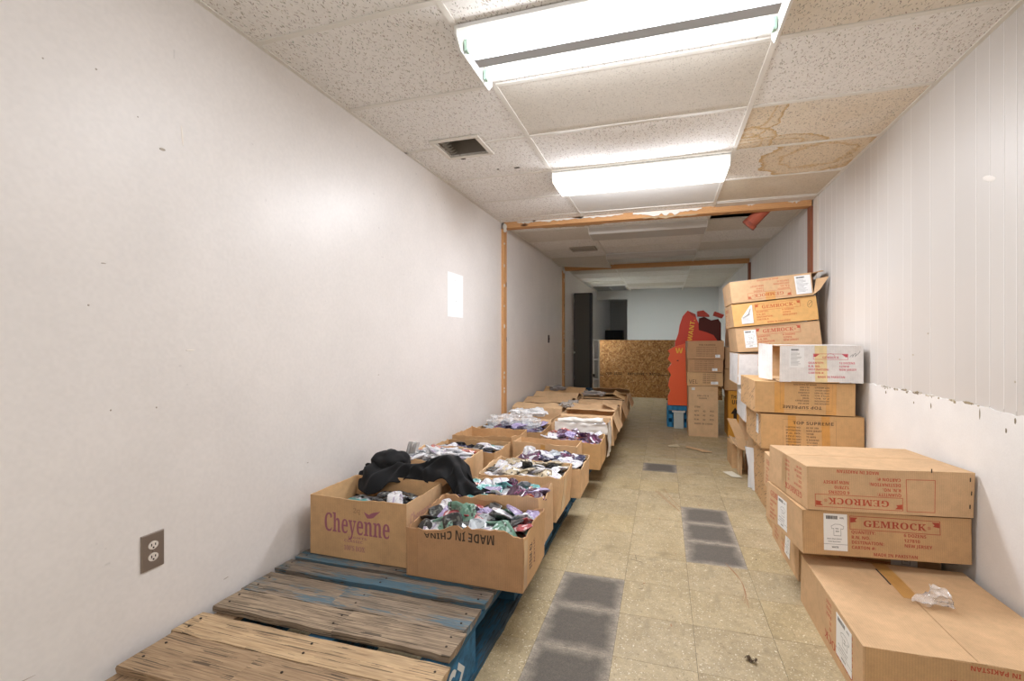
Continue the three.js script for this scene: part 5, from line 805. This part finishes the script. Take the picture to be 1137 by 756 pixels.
{ // dark cabinet
  const o = thing('metal_cabinet', 'tall dark metal cabinet standing at the far end of the wall', 'cabinet', -1.452, 0, 9.0), m = std({ color: 0x4b463c, roughness: 0.5, metalness: 0.25 }), e = std({ color: 0x171615, roughness: 0.5 });
  part('body', new RoundedBoxGeometry(0.34, 2.1, 0.12, 2, 0.006), e, o, 0.009, 1.05, -0.07); part('door', new RoundedBoxGeometry(0.29, 2.06, 0.02, 2, 0.004), m, o, -0.014, 1.05, 0.0);
  for (const y of [0.5, 1.2, 1.95]) part('hinge', new THREE.CylinderGeometry(0.008, 0.008, 0.06, 10), std({ color: 0xb8b4aa, roughness: 0.4, metalness: 0.6 }), o, -0.158, y, 0.012);
  const s = new THREE.SphereGeometry(0.018, 12, 8); part('knob', s, std({ color: 0xd8d4ca, roughness: 0.4 }), o, -0.15, 0.98, 0.02);
}
{ // white rack frame
  const o = thing('wire_rack', 'white ladder-shaped rack frame at the end of the particle board', 'rack', -1.29, 0, 9.75), m = std({ color: 0xd6d2c8, roughness: 0.45 });
  for (const x of [-0.055, 0.055]) part('upright', new RoundedBoxGeometry(0.026, 1.23, 0.026, 2, 0.004), m, o, x, 0.615, 0); for (const y of [0.06, 0.42, 0.82, 1.2]) part('rung', new RoundedBoxGeometry(0.09, 0.03, 0.022, 2, 0.004), m, o, 0, y, 0);
  part('clip', new THREE.BoxGeometry(0.05, 0.06, 0.03), std({ color: 0x2c2926 }), o, -0.05, 0.5, 0.02);
}
{ // particle board
  const o = thing('particle_board', 'large sheet of brown particle board standing across the far end', 'board', -0.1, 0, 10.3);
  const c = canvas(1536, 768, (k, w, h) => { k.fillStyle = '#a87440'; k.fillRect(0, 0, w, h); const r = mulberry(8); for (let i = 0; i < 9000; i++) { const t = r(); k.fillStyle = t < 0.4 ? `rgba(196,146,88,0.6)` : t < 0.7 ? 'rgba(166,114,62,0.6)' : t < 0.9 ? 'rgba(128,82,42,0.6)' : 'rgba(224,186,134,0.5)'; k.save(); k.translate(r() * w, r() * h); k.rotate(r() * 6.28); k.fillRect(0, 0, 12 + r() * 40, 4 + r() * 12); k.restore(); }
    k.fillStyle = 'rgba(34,24,16,0.85)'; k.font = 'bold 44px sans-serif'; k.fillText('OSB  23/32', 90, 470); k.fillText('EXPOSURE 1  RATED', 380, 470); k.fillText('SHEATHING', 900, 470); k.fillRect(0, 476, 60, 6); k.fillRect(800, 462, 90, 8); });
  const m = std({ map: tex(c), roughness: 0.8 }); const g = new THREE.BoxGeometry(2.42, 1.19, 0.018); part('sheet', g, m, o, 0, 0.62, 0); for (const x of [-0.8, 0.2, 0.9]) part('foot_block', new THREE.BoxGeometry(0.09, 0.026, 0.2), std({ color: 0x5b4024, roughness: 0.9 }), o, x, 0.013, 0);
}
{ // dim things through the far doorway
  const o = thing('storage_cabinet', 'low dark cabinet in the dim room past the doorway', 'cabinet', -1.35, 0, 14.2), m = std({ color: 0x2c2a29, roughness: 0.7 }); part('body', new THREE.BoxGeometry(0.5, 1.5, 0.4), m, o, 0, 0.75, 0); part('door', new THREE.BoxGeometry(0.23, 1.4, 0.02), std({ color: 0x343230 }), o, -0.12, 0.75, 0.21); part('door', new THREE.BoxGeometry(0.23, 1.4, 0.02), std({ color: 0x343230 }), o, 0.12, 0.75, 0.21);
  const t = thing('counter', 'dark counter holding small bottles past the doorway', 'counter', -0.75, 0, 14.2); part('body', new THREE.BoxGeometry(0.6, 1.12, 0.4), m, t, 0, 0.56, 0); part('counter_top', new THREE.BoxGeometry(0.62, 0.03, 0.44), std({ color: 0x3c3c3e }), t, 0, 1.136, 0);
  ['pale small bottle at the end of the dim counter', 'second pale bottle on the dim counter', 'third pale bottle on the dim counter', 'last pale bottle on the dim counter'].forEach((l, i) => { const b = thing('bottle', l, 'bottle', -0.98 + i * 0.1, 1.153, 14.05, 'bottles on the dim counter'); part('body', new THREE.LatheGeometry([[0, 0], [0.022, 0], [0.024, 0.1], [0.01, 0.14], [0.01, 0.17], [0, 0.17]].map((q) => new THREE.Vector2(...q)), 14), phys({ color: 0xb8c4c0, roughness: 0.2, clearcoat: 0.6 }), b); part('cap', new THREE.CylinderGeometry(0.011, 0.011, 0.02, 12), std({ color: 0x6d5a40 }), b, 0, 0.18, 0); });
}
// ---------------------------------------------------------------- scraps on the floor
{
  const flat = (name, label, cat, pts, t, mat, d) => { const o = thing(name, label, cat, pts[0][0], 0.0008, pts[0][1]); const s = new THREE.Shape(pts.map(([x, q]) => new THREE.Vector2(x - pts[0][0], q - pts[0][1]))), g = new THREE.ExtrudeGeometry(s, { depth: t, bevelEnabled: false }); g.rotateX(-Math.PI / 2); const p = g.attributes.position; for (let i = 0; i < p.count; i++) p.setY(i, p.getY(i) + 0.012 * noise(p.getX(i) * 9, p.getZ(i) * 9)); g.computeVertexNormals(); part('sheet', g, mat, o); };
  flat('cardboard_scrap', 'torn tan cardboard scrap on the floor before the tall far carton', 'scrap', [[0.25, 5.82], [0.42, 5.66], [0.5, 5.55], [0.4, 5.52], [0.36, 5.6], [0.24, 5.7]], 0.004, board('tan'));
  flat('paper_scrap', 'pale paper scrap on the floor near the aisle middle', 'scrap', [[0.05, 5.8], [0.15, 5.86], [0.18, 5.74], [0.06, 5.7]], 0.002, std({ color: 0xcdbf9e, roughness: 0.9 }));
  flat('paper_scrap', 'pale paper scrap on the floor beside the white plastic sheet', 'scrap', [[0.52, 4.78], [0.6, 4.8], [0.66, 4.62], [0.58, 4.6]], 0.002, std({ color: 0xd9d2bf, roughness: 0.9 }));
  const o = thing('wrapper', 'tiny crumpled dark wrapper on the floor by the low wide carton', 'litter', 0.31, 0.001, 2.005), m = std({ color: 0x4d3d2c, roughness: 0.5 }), g = slab(new THREE.Vector3(-0.018, 0, 0.012), new THREE.Vector3(0.8, 0, 0.5).normalize(), new THREE.Vector3(0.5, 0, -0.8).normalize(), Y3, 0.04, 0.02, 10, 6, 0.001, (P, i, j) => { P.y += 0.008 + 0.007 * Math.sin(i * 9); P.z += 0.006 * noise(i * 5, j * 5); }); part('foil', g, [m, m], o);
  const st = slab(new THREE.Vector3(-0.012, 0.001, 0.004), new THREE.Vector3(0.8, 0, 0.5).normalize(), new THREE.Vector3(0.5, 0, -0.8).normalize(), Y3, 0.03, 0.006, 10, 2, 0.001, (P, i, j) => { P.y += 0.009 + 0.007 * Math.sin(i * 9); }), sm = std({ color: 0xd8cba8 }); part('stripe', st, [sm, sm], o);
}

renderer.render(scene, camera);
